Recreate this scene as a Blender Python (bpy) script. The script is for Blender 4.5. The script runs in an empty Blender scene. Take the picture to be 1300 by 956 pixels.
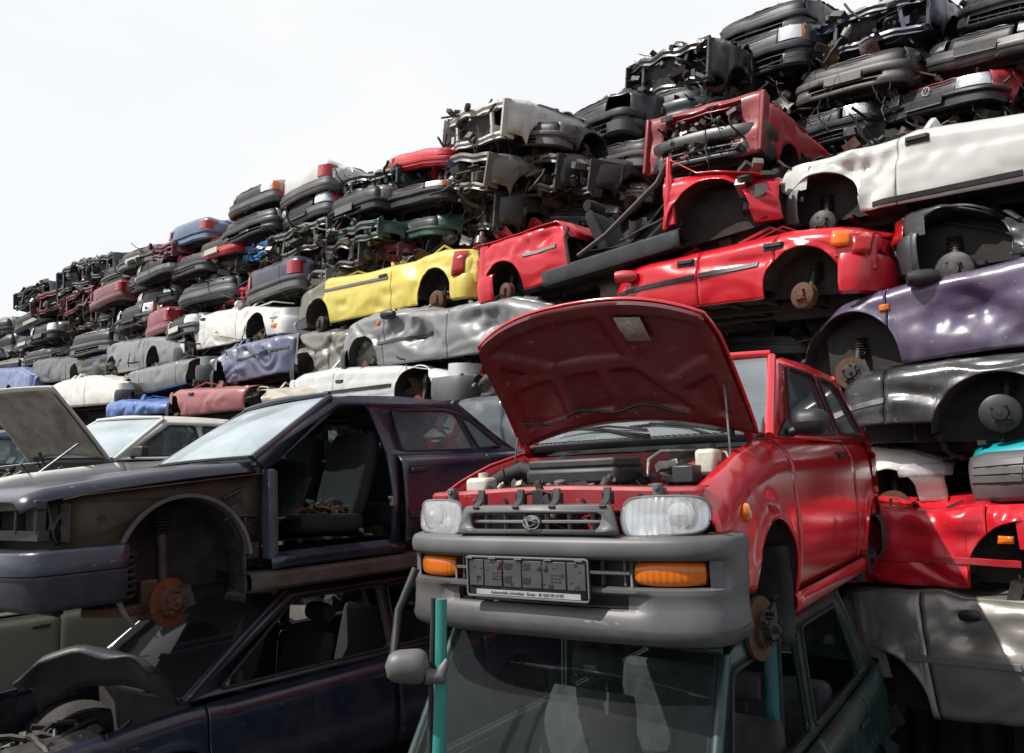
import bpy, bmesh, math, random
from mathutils import Vector, Matrix, Euler, noise
from mathutils.geometry import tessellate_polygon
PI = math.pi
rnd = random.Random(7)
SC = bpy.context.scene
COL = SC.collection
EH = 2.2                                   # eye height above the yard
FPX = 1000.0
PITCH = math.atan(112 / FPX)

# ------------------------------------------------------------ camera
cam = bpy.data.cameras.new('camera'); cam.sensor_width = 36; cam.lens = 36 * FPX / 1300
cam.clip_start = .05; cam.clip_end = 3000
co = bpy.data.objects.new('camera', cam); COL.objects.link(co)
co.location = (0, 0, EH); co.rotation_euler = (PI / 2 + PITCH, 0, 0)
SC.camera = co

def ray(px, py):
    a = (px - 650) / FPX; b = (478 - py) / FPX
    c, s = math.cos(PITCH), math.sin(PITCH)
    return Vector((a, c - b * s, s + b * c))

# ------------------------------------------------------------ materials
MATS = {}
def nt_new(name):
    m = bpy.data.materials.new(name); m.use_nodes = True
    nt = m.node_tree; b = nt.nodes['Principled BSDF']
    return m, nt, b
def N(nt, t, **kw):
    n = nt.nodes.new(t)
    for k, v in kw.items(): setattr(n, k, v)
    return n
def noise_fac(nt, scale, lo, hi, detail=6, seed=0., rough=.6, stretch=None):
    tc = N(nt, 'ShaderNodeTexCoord'); mp = N(nt, 'ShaderNodeMapping')
    mp.inputs['Location'].default_value = (seed * 3.1, seed * 1.7, seed)
    if stretch: mp.inputs['Scale'].default_value = stretch
    nz = N(nt, 'ShaderNodeTexNoise'); nz.inputs['Scale'].default_value = scale
    nz.inputs['Detail'].default_value = detail; nz.inputs['Roughness'].default_value = rough
    mr = N(nt, 'ShaderNodeMapRange'); mr.inputs['From Min'].default_value = lo; mr.inputs['From Max'].default_value = hi
    nt.links.new(tc.outputs['Object'], mp.inputs['Vector']); nt.links.new(mp.outputs['Vector'], nz.inputs['Vector'])
    nt.links.new(nz.outputs['Fac'], mr.inputs['Value'])
    return mr.outputs['Result'], nz.outputs['Fac']
def mixc(nt, fac, a, b):
    mx = N(nt, 'ShaderNodeMix', data_type='RGBA')
    if hasattr(fac, 'is_linked') or hasattr(fac, 'links'): nt.links.new(fac, mx.inputs[0])
    else: mx.inputs[0].default_value = fac
    for v, i in ((a, 6), (b, 7)):
        if isinstance(v, (tuple, list)): mx.inputs[i].default_value = (*v[:3], 1)
        else: nt.links.new(v, mx.inputs[i])
    return mx.outputs[2]
def bump(nt, b, h, strength, dist=.02):
    bp = N(nt, 'ShaderNodeBump'); bp.inputs['Strength'].default_value = strength; bp.inputs['Distance'].default_value = dist
    nt.links.new(h, bp.inputs['Height']); nt.links.new(bp.outputs['Normal'], b.inputs['Normal'])
def paint(c, dirt=.35, wob=.10, rough=.34, seed=None, coat=.4, rust=.0, met=0.):
    wob *= .45
    key = ('paint', c, dirt, wob, rough, coat, rust, met)
    if key in MATS: return MATS[key]
    m, nt, b = nt_new('car_paint')
    s = (int(sum(c) * 1e4 + dirt * 371 + wob * 913 + rough * 77) % 97) / 9.
    f1, n1 = noise_fac(nt, 2.6, .42, .72, 8, s)
    f2, n2 = noise_fac(nt, 26, .56, .74, 4, s + 2, stretch=(.35, .35, 1.4))
    mu = N(nt, 'ShaderNodeMath', operation='MULTIPLY'); nt.links.new(f1, mu.inputs[0]); mu.inputs[1].default_value = dirt
    lum = (c[0] + c[1] + c[2]) / 3
    dc = (.13, .115, .10) if lum > .12 else (.12, .11, .10)
    c1 = mixc(nt, mu.outputs[0], c, dc)
    mu2 = N(nt, 'ShaderNodeMath', operation='MULTIPLY'); nt.links.new(f2, mu2.inputs[0]); mu2.inputs[1].default_value = dirt * .6
    c2 = mixc(nt, mu2.outputs[0], c1, (.20, .18, .16))
    f6, _ = noise_fac(nt, 9, .55, .75, 6, s + 11, stretch=(1.6, 1.6, .16)); mu6 = N(nt, 'ShaderNodeMath', operation='MULTIPLY'); nt.links.new(f6, mu6.inputs[0]); mu6.inputs[1].default_value = min(.45, .06 + dirt * .6)
    c2 = mixc(nt, mu6.outputs[0], c2, (.10, .09, .08))
    f7, _ = noise_fac(nt, 34, .69, .71, 3, s + 13, stretch=(.5, .5, 1)); mu7 = N(nt, 'ShaderNodeMath', operation='MULTIPLY'); nt.links.new(f7, mu7.inputs[0]); mu7.inputs[1].default_value = min(.8, dirt * 2.2)
    c2 = mixc(nt, mu7.outputs[0], c2, (.26, .24, .22))
    if rust:
        f3, _ = noise_fac(nt, 7, .60, .66, 10, s + 5); mu3 = N(nt, 'ShaderNodeMath', operation='MULTIPLY')
        nt.links.new(f3, mu3.inputs[0]); mu3.inputs[1].default_value = rust
        c2 = mixc(nt, mu3.outputs[0], c2, (.16, .055, .02))
    nt.links.new(c2, b.inputs['Base Color'])
    mr = N(nt, 'ShaderNodeMapRange'); nt.links.new(f1, mr.inputs['Value'])
    mr.inputs['To Min'].default_value = rough; mr.inputs['To Max'].default_value = min(.8, rough + dirt)
    nt.links.new(mr.outputs['Result'], b.inputs['Roughness'])
    b.inputs['Coat Weight'].default_value = coat; b.inputs['Coat Roughness'].default_value = .12 + dirt * .3
    b.inputs['Metallic'].default_value = met
    f4, n4 = noise_fac(nt, 3.2, 0, 1, 3, s + 9)
    bump(nt, b, n4, wob, .06)
    MATS[key] = m; return m
def solid(name, c, rough=.6, met=0., var=.35, scale=12, bmp=.2, spec=.5, dist=.01, c2=None, stretch=None, coat=0):
    key = ('solid', name)
    if key in MATS: return MATS[key]
    m, nt, b = nt_new(name)
    f, n = noise_fac(nt, scale, .35, .7, 8, len(name), stretch=stretch)
    c2 = c2 or tuple(min(1, x * (1 + var) + .02 * var) for x in c)
    lo = c if c2 else c
    nt.links.new(mixc(nt, f, lo, c2), b.inputs['Base Color'])
    b.inputs['Roughness'].default_value = rough; b.inputs['Metallic'].default_value = met
    b.inputs['Specular IOR Level'].default_value = spec; b.inputs['Coat Weight'].default_value = coat
    if bmp: bump(nt, b, n, bmp, dist)
    MATS[key] = m; return m
def glass(name='window_glass', tint=(.75, .85, .86), rough=.02, dirt=.25, ior=1.6):
    key = ('glass', name)
    if key in MATS: return MATS[key]
    m = bpy.data.materials.new(name); m.use_nodes = True; nt = m.node_tree; nt.nodes.clear()
    out = N(nt, 'ShaderNodeOutputMaterial'); tr = N(nt, 'ShaderNodeBsdfTransparent'); tr.inputs[0].default_value = (*tint, 1)
    gl = N(nt, 'ShaderNodeBsdfGlossy'); gl.inputs['Roughness'].default_value = rough; gl.inputs[0].default_value = (1, 1, 1, 1)
    fr = N(nt, 'ShaderNodeFresnel'); fr.inputs[0].default_value = ior
    m1 = N(nt, 'ShaderNodeMixShader'); nt.links.new(fr.outputs[0], m1.inputs[0]); nt.links.new(tr.outputs[0], m1.inputs[1]); nt.links.new(gl.outputs[0], m1.inputs[2])
    df = N(nt, 'ShaderNodeBsdfDiffuse'); df.inputs[0].default_value = (.52, .60, .64, 1)  # pale blue of the dirt layer also stands in for reflected sky
    f, n = noise_fac(nt, 1.6, .05, .95, 8, 3, stretch=(1, .5, 1))
    mu = N(nt, 'ShaderNodeMath', operation='MULTIPLY'); nt.links.new(f, mu.inputs[0]); mu.inputs[1].default_value = dirt
    m2 = N(nt, 'ShaderNodeMixShader'); nt.links.new(mu.outputs[0], m2.inputs[0]); nt.links.new(m1.outputs[0], m2.inputs[1]); nt.links.new(df.outputs[0], m2.inputs[2])
    nt.links.new(m2.outputs[0], out.inputs[0]); MATS[key] = m; return m
def lens(name, c, rough=.15, trans=.5, scale=220):
    key = ('lens', name)
    if key in MATS: return MATS[key]
    m, nt, b = nt_new(name)
    b.inputs['Base Color'].default_value = (*c, 1); b.inputs['Roughness'].default_value = rough
    b.inputs['Transmission Weight'].default_value = trans; b.inputs['Coat Weight'].default_value = .8; b.inputs['IOR'].default_value = 1.3
    tc = N(nt, 'ShaderNodeTexCoord'); w = N(nt, 'ShaderNodeTexWave', wave_type='BANDS', bands_direction='Y')
    w.inputs['Scale'].default_value = scale / 16; w.inputs['Distortion'].default_value = .6; w.inputs['Detail'].default_value = 1
    nt.links.new(tc.outputs['Object'], w.inputs['Vector']); bump(nt, b, w.outputs['Fac'], .35, .004)
    MATS[key] = m; return m
PLASTIC = solid('grey_bumper_plastic', (.125, .126, .130), .48, scale=3, bmp=.15, c2=(.072, .070, .068))
PLASTIC_D = solid('dark_bumper_plastic', (.020, .021, .024), .42, var=.8, scale=4, bmp=.12)
PLASTIC_G = solid('faded_grey_plastic', (.10, .105, .105), .6, var=.5, scale=4, bmp=.12)
BLACK = solid('black_plastic', (.012, .012, .013), .5, var=.6, scale=9)
RUBBER = solid('rubber', (.015, .015, .015), .75, var=.6)
UNDER = solid('underbody', (.010, .009, .0085), .85, var=1.6, scale=7, bmp=.5, c2=(.028, .024, .021))
WELL = solid('wheel_well_dirt', (.016, .0145, .013), .9, scale=6, bmp=.5, c2=(.055, .048, .04))
ENGINE = solid('engine_metal', (.022, .021, .021), .55, .35, scale=14, bmp=.5, c2=(.065, .058, .052))
ALU = solid('cast_aluminium', (.32, .31, .29), .45, .7, scale=20, bmp=.4, c2=(.14, .12, .10))
STEEL = solid('bare_steel', (.25, .25, .25), .4, .8, scale=16, c2=(.12, .10, .09))
RUST = solid('rusty_iron', (.13, .055, .03), .85, .15, scale=30, bmp=.6, c2=(.06, .035, .026))
RUSTRED = solid('orange_rust_disc', (.20, .05, .022), .8, .2, scale=22, bmp=.5, c2=(.06, .022, .014))
CHROME = solid('chrome', (.75, .75, .75), .15, 1., var=.1, bmp=0)
WHITEP = solid('white_plastic', (.62, .60, .52), .5, var=.1, c2=(.42, .40, .33))
SEAT = solid('black_seat_cloth', (.008, .008, .009), .95, scale=60, bmp=.4)
SEATG = solid('grey_seat_cloth', (.075, .078, .075), .95, scale=40, bmp=.4)
TRIM = solid('interior_trim', (.02, .02, .021), .8, var=.8)
TAN = solid('inner_primer', (.115, .09, .058), .7, scale=4, bmp=.3, c2=(.022, .018, .015), stretch=(1, 1, .5))
WIRE = solid('wiring', (.018, .017, .017), .6)
CLEAR = lens('clear_lens', (.92, .94, .95), .12, .75)
LAMPW = solid('headlamp_reflector', (.72, .73, .74), .22, .85, var=.1, scale=30, bmp=.25)
ORANGE = lens('orange_lens', (.85, .20, .01), .18, .35)
REDL = lens('red_lens', (.42, .012, .012), .18, .25)
GLASS = glass()
GLASS_D = glass('dark_glass', (.22, .26, .27), .03, .15)
GLASS_W = glass('dusty_sky_glass', (.66, .80, .84), .03, .5)  # dust together with painted sky reflection

# ------------------------------------------------------------ mesh helpers
class MB:
    def __init__(s): s.v = []; s.f = []
    def add(s, vs, fs):
        o = len(s.v); s.v += [Vector(v) for v in vs]; s.f += [tuple(i + o for i in f) for f in fs]
    def box(s, c, sz, rot=None):
        hx, hy, hz = sz[0] / 2, sz[1] / 2, sz[2] / 2
        vs = [Vector((x, y, z)) for x in (-hx, hx) for y in (-hy, hy) for z in (-hz, hz)]
        if rot is not None:
            R = Euler(rot).to_matrix(); vs = [R @ v for v in vs]
        s.add([v + Vector(c) for v in vs], [(0, 1, 3, 2), (4, 6, 7, 5), (0, 4, 5, 1), (2, 3, 7, 6), (0, 2, 6, 4), (1, 5, 7, 3)])
        return s
    def tube(s, pts, r, n=8, caps=True, flat=1.):
        pts = [Vector(p) for p in pts]; rs = r if isinstance(r, (list, tuple)) else [r] * len(pts)
        vs = []; up = Vector((0, 0, 1))
        for i, p in enumerate(pts):
            t = (pts[min(i + 1, len(pts) - 1)] - pts[max(i - 1, 0)])
            if t.length < 1e-9: t = Vector((1, 0, 0))
            t.normalize(); a = up if abs(t.dot(up)) < .93 else Vector((0, 1, 0))
            u = t.cross(a).normalized(); w = u.cross(t)
            for k in range(n):
                an = 2 * PI * k / n + PI / n
                vs.append(p + (u * math.cos(an) + w * math.sin(an) * flat) * rs[i])
        m = len(pts); fs = [(i * n + k, i * n + (k + 1) % n, (i + 1) * n + (k + 1) % n, (i + 1) * n + k) for i in range(m - 1) for k in range(n)]
        if caps: fs += [tuple(range(n))[::-1], tuple((m - 1) * n + k for k in range(n))]
        s.add(vs, fs); return s
    def lathe(s, prof, c=(0, 0, 0), axis='y', n=24, rot=None):
        # prof: (radius, height along axis)
        vs = []
        for r, h in prof:
            for k in range(n):
                a = 2 * PI * k / n; x, y = r * math.cos(a), r * math.sin(a)
                v = Vector((x, h, y)) if axis == 'y' else Vector((x, y, h)) if axis == 'z' else Vector((h, x, y))
                if rot is not None: v = Euler(rot).to_matrix() @ v
                vs.append(v + Vector(c))
        m = len(prof); fs = [(i * n + k, i * n + (k + 1) % n, (i + 1) * n + (k + 1) % n, (i + 1) * n + k) for i in range(m - 1) for k in range(n)]
        if prof[0][0] > 1e-4: fs.append(tuple(range(n)))
        if prof[-1][0] > 1e-4: fs.append(tuple((m - 1) * n + k for k in range(n))[::-1])
        s.add(vs, fs); return s
    def grid(s, rows, skip=None):
        nu = len(rows); nv = len(rows[0])
        s.add([p for r in rows for p in r], [(i * nv + j, i * nv + j + 1, (i + 1) * nv + j + 1, (i + 1) * nv + j)
              for i in range(nu - 1) for j in range(nv - 1) if not (skip and skip(i, j))]); return s
    def poly(s, outer, holes=(), fn=lambda a, b: (a, 0, b)):
        loops = [[Vector((a, b, 0)) for a, b in outer]] + [[Vector((a, b, 0)) for a, b in h] for h in holes]
        tr = tessellate_polygon(loops); flat = [p for l in loops for p in l]
        s.add([fn(p.x, p.y) for p in flat], [tuple(t) for t in tr]); return s
    def prism(s, outer, d, fn):            # fn(a,b,depth)
        n = len(outer); s.poly(outer, (), lambda a, b: fn(a, b, 0)); s.poly(outer, (), lambda a, b: fn(a, b, d))
        vs = [fn(a, b, 0) for a, b in outer] + [fn(a, b, d) for a, b in outer]
        s.add(vs, [(i, (i + 1) % n, n + (i + 1) % n, n + i) for i in range(n)]); return s
    def build(s, name, mat, parent=None, ang=35, solid=0, bevel=0, sub=0, label=None, M=None):
        used = sorted({i for f in s.f for i in f}); mp = {i: k for k, i in enumerate(used)}
        s.v = [s.v[i] for i in used]; s.f = [tuple(mp[i] for i in f) for f in s.f]
        me = bpy.data.meshes.new(name)
        vs = [M @ v for v in s.v] if M is not None else s.v
        me.from_pydata([tuple(v) for v in vs], [], s.f); me.update()
        if solid or bevel or sub:
            bm = bmesh.new(); bm.from_mesh(me); bmesh.ops.remove_doubles(bm, verts=bm.verts, dist=1e-5)
            bmesh.ops.recalc_face_normals(bm, faces=bm.faces); bm.to_mesh(me); bm.free()
        me.materials.append(mat)
        me.shade_smooth()
        if not sub: me.set_sharp_from_angle(angle=math.radians(ang))
        o = bpy.data.objects.new(name, me); COL.objects.link(o)
        if parent: o.parent = parent
        if solid:
            md = o.modifiers.new('s', 'SOLIDIFY'); md.thickness = solid; md.offset = -1
        if bevel:
            md = o.modifiers.new('b', 'BEVEL'); md.width = bevel; md.segments = 2; md.limit_method = 'ANGLE'; md.harden_normals = False
        if sub:
            md = o.modifiers.new('u', 'SUBSURF'); md.levels = sub; md.render_levels = sub
        if label: o['label'] = label
        return o
def root(name, label, cat, loc=(0, 0, 0), group=None, rot=(0, 0, 0)):
    o = bpy.data.objects.new(name, None); COL.objects.link(o); o.empty_display_size = .2
    o.location = loc; o.rotation_euler = rot; o['label'] = label; o['category'] = cat
    if group: o['group'] = group
    return o
def tag(o, label, cat, group=None, kind=None):
    if label: o['label'] = label
    if cat: o['category'] = cat
    if group: o['group'] = group
    if kind: o['kind'] = kind
    return o
def rrect(x0, z0, x1, z1, r, n=4):
    out = []
    for cx, cz, a0 in ((x1 - r, z1 - r, 0), (x0 + r, z1 - r, 90), (x0 + r, z0 + r, 180), (x1 - r, z0 + r, 270)):
        for k in range(n + 1):
            a = math.radians(a0 + 90 * k / n); out.append((cx + r * math.cos(a), cz + r * math.sin(a)))
    return out
def round_poly(pts, r, n=3):
    out = []; m = len(pts)
    for i in range(m):
        p = Vector((*pts[i], 0)); a = Vector((*pts[i - 1], 0)); b = Vector((*pts[(i + 1) % m], 0))
        da = (a - p).normalized() * min(r, (a - p).length / 2.2); db = (b - p).normalized() * min(r, (b - p).length / 2.2)
        for k in range(n + 1):
            t = k / n; q = (p + da) * (1 - t) ** 2 + p * 2 * t * (1 - t) + (p + db) * t * t; out.append((q.x, q.y))
    return out
def interp(poly, x):
    p = sorted(poly)
    if x <= p[0][0]: return p[0][1]
    for (a, za), (b, zb) in zip(p, p[1:]):
        if x <= b: return za + (zb - za) * (x - a) / max(1e-9, b - a)
    return p[-1][1]
def clamp(x, a=0., b=1.): return max(a, min(b, x))
def frange(a, b, st):
    n = max(1, int(math.ceil(abs(b - a) / st))); return [a + (b - a) * i / n for i in range(n + 1)]
def cable(mb, a, b, r=.006, sag=.05, rg=rnd, n=8, k=6):
    a = Vector(a); b = Vector(b); j = Vector((rg.uniform(-1, 1), rg.uniform(-1, 1), rg.uniform(-1, .2))) * sag
    mb.tube([a.lerp(b, t / n) + j * math.sin(PI * t / n) * 1.5 + Vector((rg.uniform(-1, 1), rg.uniform(-1, 1), rg.uniform(-1, 1))) * sag * .15 for t in range(n + 1)], r, k)
def text(s, size, mat, parent, M, name='lettering', ext=.0006):
    cu = bpy.data.curves.new(name, 'FONT'); cu.body = s; cu.size = size; cu.extrude = ext; cu.align_x = 'CENTER'; cu.align_y = 'CENTER'; cu.resolution_u = 2
    o = bpy.data.objects.new(name, cu); COL.objects.link(o)
    dg = bpy.context.evaluated_depsgraph_get(); me = bpy.data.meshes.new_from_object(o.evaluated_get(dg))
    COL.objects.unlink(o); bpy.data.objects.remove(o)
    me.materials.clear(); me.materials.append(mat); q = bpy.data.objects.new(name, me); COL.objects.link(q); q.parent = parent; q.matrix_local = M
    return q

# ------------------------------------------------------------ car body pieces (local: x forward, nose at 0; y left; z up)
class Body:
    """smooth side surface of a car: half width as a function of x and z"""
    def __init__(b, L=4.1, W=.82, z0=.2, top=((0, .72), (-1.1, .9), (-4.1, .92)), arches=((-.75, .30, .33), (-3.3, .30, .33)),
                 tf=.55, kf=.16, tr=.5, kr=.12, roll=.09, dents=(), crum=0., seed=1., crease=.62, ztb=None, rollh=.1, creases=(), tri=3.):
        b.__dict__.update(locals()); del b.__dict__['b']; b.rg = random.Random(int(seed * 100))
    def zt(b, x): return interp(b.top, x)
    def y(b, x, z, dent=True):
        w = b.W; zt = b.zt(x); z0 = b.z0; zn = (z - z0) / max(.05, zt - z0)
        w -= b.kf * clamp((x + b.tf) / b.tf) ** 2.4 + b.kr * clamp((-b.L + b.tr - x) / b.tr) ** 2.4
        w -= .05 * clamp(zn - .5) ** 1.6 + .035 * clamp((.4 - zn) / .4) ** 2
        s = clamp((z - (zt - b.rollh)) / b.rollh); w -= b.roll * s * s
        w += .007 * clamp((b.crease - zn) / .04) * clamp((zn - .2) / .3)
        for xa, za, r in b.arches:
            d = math.hypot(x - xa, z - za); w += .014 * math.exp(-((d - r) / .035) ** 2)
        if dent:
            for (cx, cz, r, dp, ax) in b.dents:
                dx, dz = x - cx, z - cz; c, sn = math.cos(ax), math.sin(ax)
                u, v = (dx * c + dz * sn) / r, (-dx * sn + dz * c) / (r * .45)
                q = math.hypot(u, v)
                if q < 1: w -= dp * (1 - q) * (1 + .5 * noise.noise(Vector((x * 9, z * 9, b.seed))))
            for (ax_, az_, bx_, bz_, wd, dp) in b.creases:
                vx, vz = bx_ - ax_, bz_ - az_; q = ((x - ax_) * vx + (z - az_) * vz) / (vx * vx + vz * vz)
                if -.15 < q < 1.15:
                    qc = clamp(q); dd = math.hypot(x - ax_ - qc * vx, z - az_ - qc * vz)
                    if dd < wd: w -= dp * (1 - dd / wd) * (1 - abs(2 * qc - 1) ** 3 * .6)
            if b.crum:
                p = Vector((x * 1.7 + z * .9, z * 2.6 - x * .5, b.seed * 7.7)); n1 = noise.noise(p)
                w -= b.crum * (1 - abs(n1) * 3.2) * .3 + b.crum * (.8 if b.tri > 2 else .6) * (abs(((n1 * b.tri + 5) % 1) - .5) * 2 - .4)
        return w
    def zb(b, x, lo=None):
        z = b.z0 if lo is None else lo
        for xa, za, r in b.arches:
            if abs(x - xa) < r: z = max(z, za + math.sqrt(max(0, r * r - (x - xa) ** 2)))
        return z
    def panel(b, xa, xb, sgn, name, mat, parent, lean=0., step=.055, rows=11, lo=None, gap=.004, thick=.012, skipz=None, nobump=None):
        xa, xb = max(xa, xb) - gap, min(xa, xb) + gap
        xs = set(frange(xa, xb, step))
        for (cx, cz, r) in b.arches:
            for k in range(0, 25):
                x = cx + r * math.cos(PI * k / 24)
                if xb <= x <= xa: xs.add(x)
            for x in (cx - r - 1e-3, cx + r + 1e-3):
                if xb <= x <= xa: xs.add(x)
        xs = sorted(xs, reverse=True); R = []
        for x in xs:
            zb = b.zb(x, lo(x) if lo else None); zt = b.zt(x) + (b.ztb(x) if b.ztb else 0)
            if zt < zb + .015: zt = zb + .015
            col = []
            for j in range(rows + 1):
                t = j / rows; z = zb + (zt - zb) * t
                xx = x + lean * (t - .5) * (1 if abs(x - xa) < .5 or abs(x - xb) < .5 else 1)
                col.append((xx, sgn * b.y(x, z), z))
            R.append(col)
        m = MB().grid(R)
        return m.build(name, mat, parent, 50, solid=thick)
    def plan(b, xb, n=40, A=.32, p=2.7, rear=False, w=None, bow=0.):
        """path around the nose (or tail) in plan view, from -y side round to +y"""
        w = w or (b.W - .01); P = []
        for x in frange(-xb, -A, .06)[:-1]: P.append((x, -w))
        for k in range(n + 1):
            th = -PI / 2 + PI * k / n; c, s = math.cos(th), math.sin(th)
            P.append((-A + A * abs(c) ** (2 / p), w * math.copysign(abs(s) ** (2 / p), s)))
        for x in reversed(frange(-xb, -A, .06)[:-1]): P.append((x, w))
        if rear: P = [(-b.L - x, y) for x, y in P]
        return P
def sweep(P, prof, skip=None, dz=None, wob=0, seed=0, endz=None):
    """extrude a profile of (offset, z) along a plan path"""
    n = len(P); R = []
    cx = sum(p[0] for p in P) / n; cy = sum(p[1] for p in P) / n
    for i, (x, y) in enumerate(P):
        a = P[max(0, i - 1)]; c = P[min(n - 1, i + 1)]; t = Vector((c[0] - a[0], c[1] - a[1], 0)).normalized()
        nn = Vector((t.y, -t.x, 0))
        if nn.dot(Vector((x - cx, y - cy, 0))) < 0: nn = -nn
        col = []
        for o, z in prof:
            if callable(o): o = o(x, y)
            v = Vector((x, y, z)) + nn * o
            if wob:
                q = v * 2.2; v += Vector((noise.noise(q + Vector((seed, 0, 0))), noise.noise(q + Vector((0, seed, 5))) * .5, noise.noise(q + Vector((3, 0, seed))))) * wob
            col.append(v)
        R.append(col)
    def sk(i, j):
        if not skip: return False
        y = (P[i][1] + P[i + 1][1]) / 2; z = (prof[j][1] + prof[j + 1][1]) / 2
        return skip((P[i][0] + P[i + 1][0]) / 2, y, z)
    return MB().grid(R, sk)
def hub(parent, x, y, z, sgn, r=.12, mat=None, disc=True, tilt=0., up=.3, big=False):
    m = MB(); s = sgn
    if disc: pr = [(r * .3, .03 * s), (r, .03 * s), (r, .012 * s), (r * .62, .012 * s), (r * .60, .045 * s), (r * .35, .05 * s), (r * .33, .075 * s), (r * .12, .075 * s), (r * .1, .10 * s), (0, .10 * s)]
    else: pr = [(r * .9, -.03 * s), (r, -.03 * s), (r, .035 * s), (r * .88, .045 * s), (r * .4, .05 * s), (r * .36, .075 * s), (0, .08 * s)]
    m.lathe(pr, (0, 0, 0), 'y', 28)
    for k in range(4):
        a = PI / 2 * k + .6; m.lathe([(.008, .04 * s), (.008, .075 * s), (0, .075 * s)], (r * .48 * math.cos(a), 0, r * .48 * math.sin(a)), 'y', 6)
    o = m.build('brake_disc' if disc else 'brake_drum', mat or RUST, parent, 40); o.location = (x, y, z); o.rotation_euler = (0, 0, tilt)
    if disc:
        hc = MB(); hc.lathe([(r * .60, .031 * s), (r * .60, .05 * s), (r * .36, .056 * s), (r * .33, .082 * s), (r * .12, .082 * s), (r * .1, .105 * s), (0, .105 * s)], (0, 0, 0), 'y', 28)
        for k in range(5): a = 2 * PI * k / 5 + .3; hc.lathe([(.008, .05 * s), (.008, .088 * s), (0, .088 * s)], (r * .47 * math.cos(a), 0, r * .47 * math.sin(a)), 'y', 6)
        hc.build('wheel_hub', RUST if mat is not RUST else ENGINE, o, 40)
    t = MB(); t.tube([(x, y - .06 * s, z - .02), (x - .02, y - .10 * s, z + up * .5), (x - .03, y - .14 * s, z + up)], [.028, .028, .022], 10)
    for k in range(7): t.lathe([(.04, 0), (.055, .008), (.04, .016)], (x - .03, y - .135 * s, z + up - .02 - k * .021), 'z', 14)
    t.box((x + .01, y - .25 * s, z - .05), (.06, .35, .035), (0, .1, 0))
    if disc: t.box((x - .1, y + .01 * s, z + .02), (.07, .09, .12), (0, .3, 0))
    t.build('strut', ENGINE, parent, 40)
    return o
def wells(b, parent, W=None, mat=None, sgns=(1, -1)):
    for (xa, za, r) in b.arches:
        for s in sgns:
            m = MB(); R = []
            for k in range(19):
                a = PI * k / 18; rr = r + .012
                x = xa + rr * math.cos(a); z = za + rr * math.sin(a)
                R.append([(x, s * (b.y(x, max(z, b.z0)) - .015), z), (x, s * (b.W - .16), z + .015), (x, s * (b.W - .36), z - .01)])
            m.grid(R)
            ring = [(xa + (r + .012) * math.cos(PI * k / 18), za + (r + .012) * math.sin(PI * k / 18)) for k in range(19)]
            ring += [(xa - r, b.z0 - .02), (xa + r, b.z0 - .02)]
            m.poly(ring, (), lambda a, c: (a, s * (b.W - .355) + .02 * noise.noise(Vector((a * 8, c * 8, 3))), c))
            o = m.build('wheel_well', mat or WELL, parent, 40)
    return
def underbody(b, parent, zf=None, w=None, rg=rnd, mat=None):
    zf = zf if zf is not None else b.z0 + .02; w = w or b.W - .08; m = MB()
    xs = frange(-.12, -b.L + .12, .12); ys = frange(-w, w, .12)
    def inarch(x, y): return any(abs(x - a[0]) < a[2] + .03 for a in b.arches) and abs(y) > b.W - .37
    R = [[(x, y, zf + .015 * noise.noise(Vector((x * 4, y * 4, b.seed)))) for y in ys] for x in xs]
    m.grid(R, lambda i, j: inarch((xs[i] + xs[i + 1]) / 2, (ys[j] + ys[j + 1]) / 2))
    for s in (-1, 1): m.box((-b.L / 2, s * (w - .3), zf - .035), (b.L * .8, .06, .06))
    m.tube([(-.5, .1, zf - .05), (-1.2, .05, zf - .04), (-2.4, .08, zf - .03), (-b.L + .5, .3, zf - .04), (-b.L + .05, .34, zf - .02)], .025, 8)
    m.lathe([(0, -.3), (.08, -.28), (.08, .28), (0, .3)], (-b.L + .7, .3, zf - .05), 'x', 14)
    for a in b.arches: m.box((a[0], 0, zf - .03), (.12, 1.0, .07))
    m.box((-.45, 0, zf + .08), (.5, .6, .2)); m.tube([(-.2, -.55, zf - .02), (-.25, .55, zf - .02)], .03, 6)
    for x in frange(-.9, -b.L + .6, .42): m.box((x, 0, zf - .012), (.05, 2 * w - .1, .03))
    return m.build('underbody', mat or UNDER, parent, 40)
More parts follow.
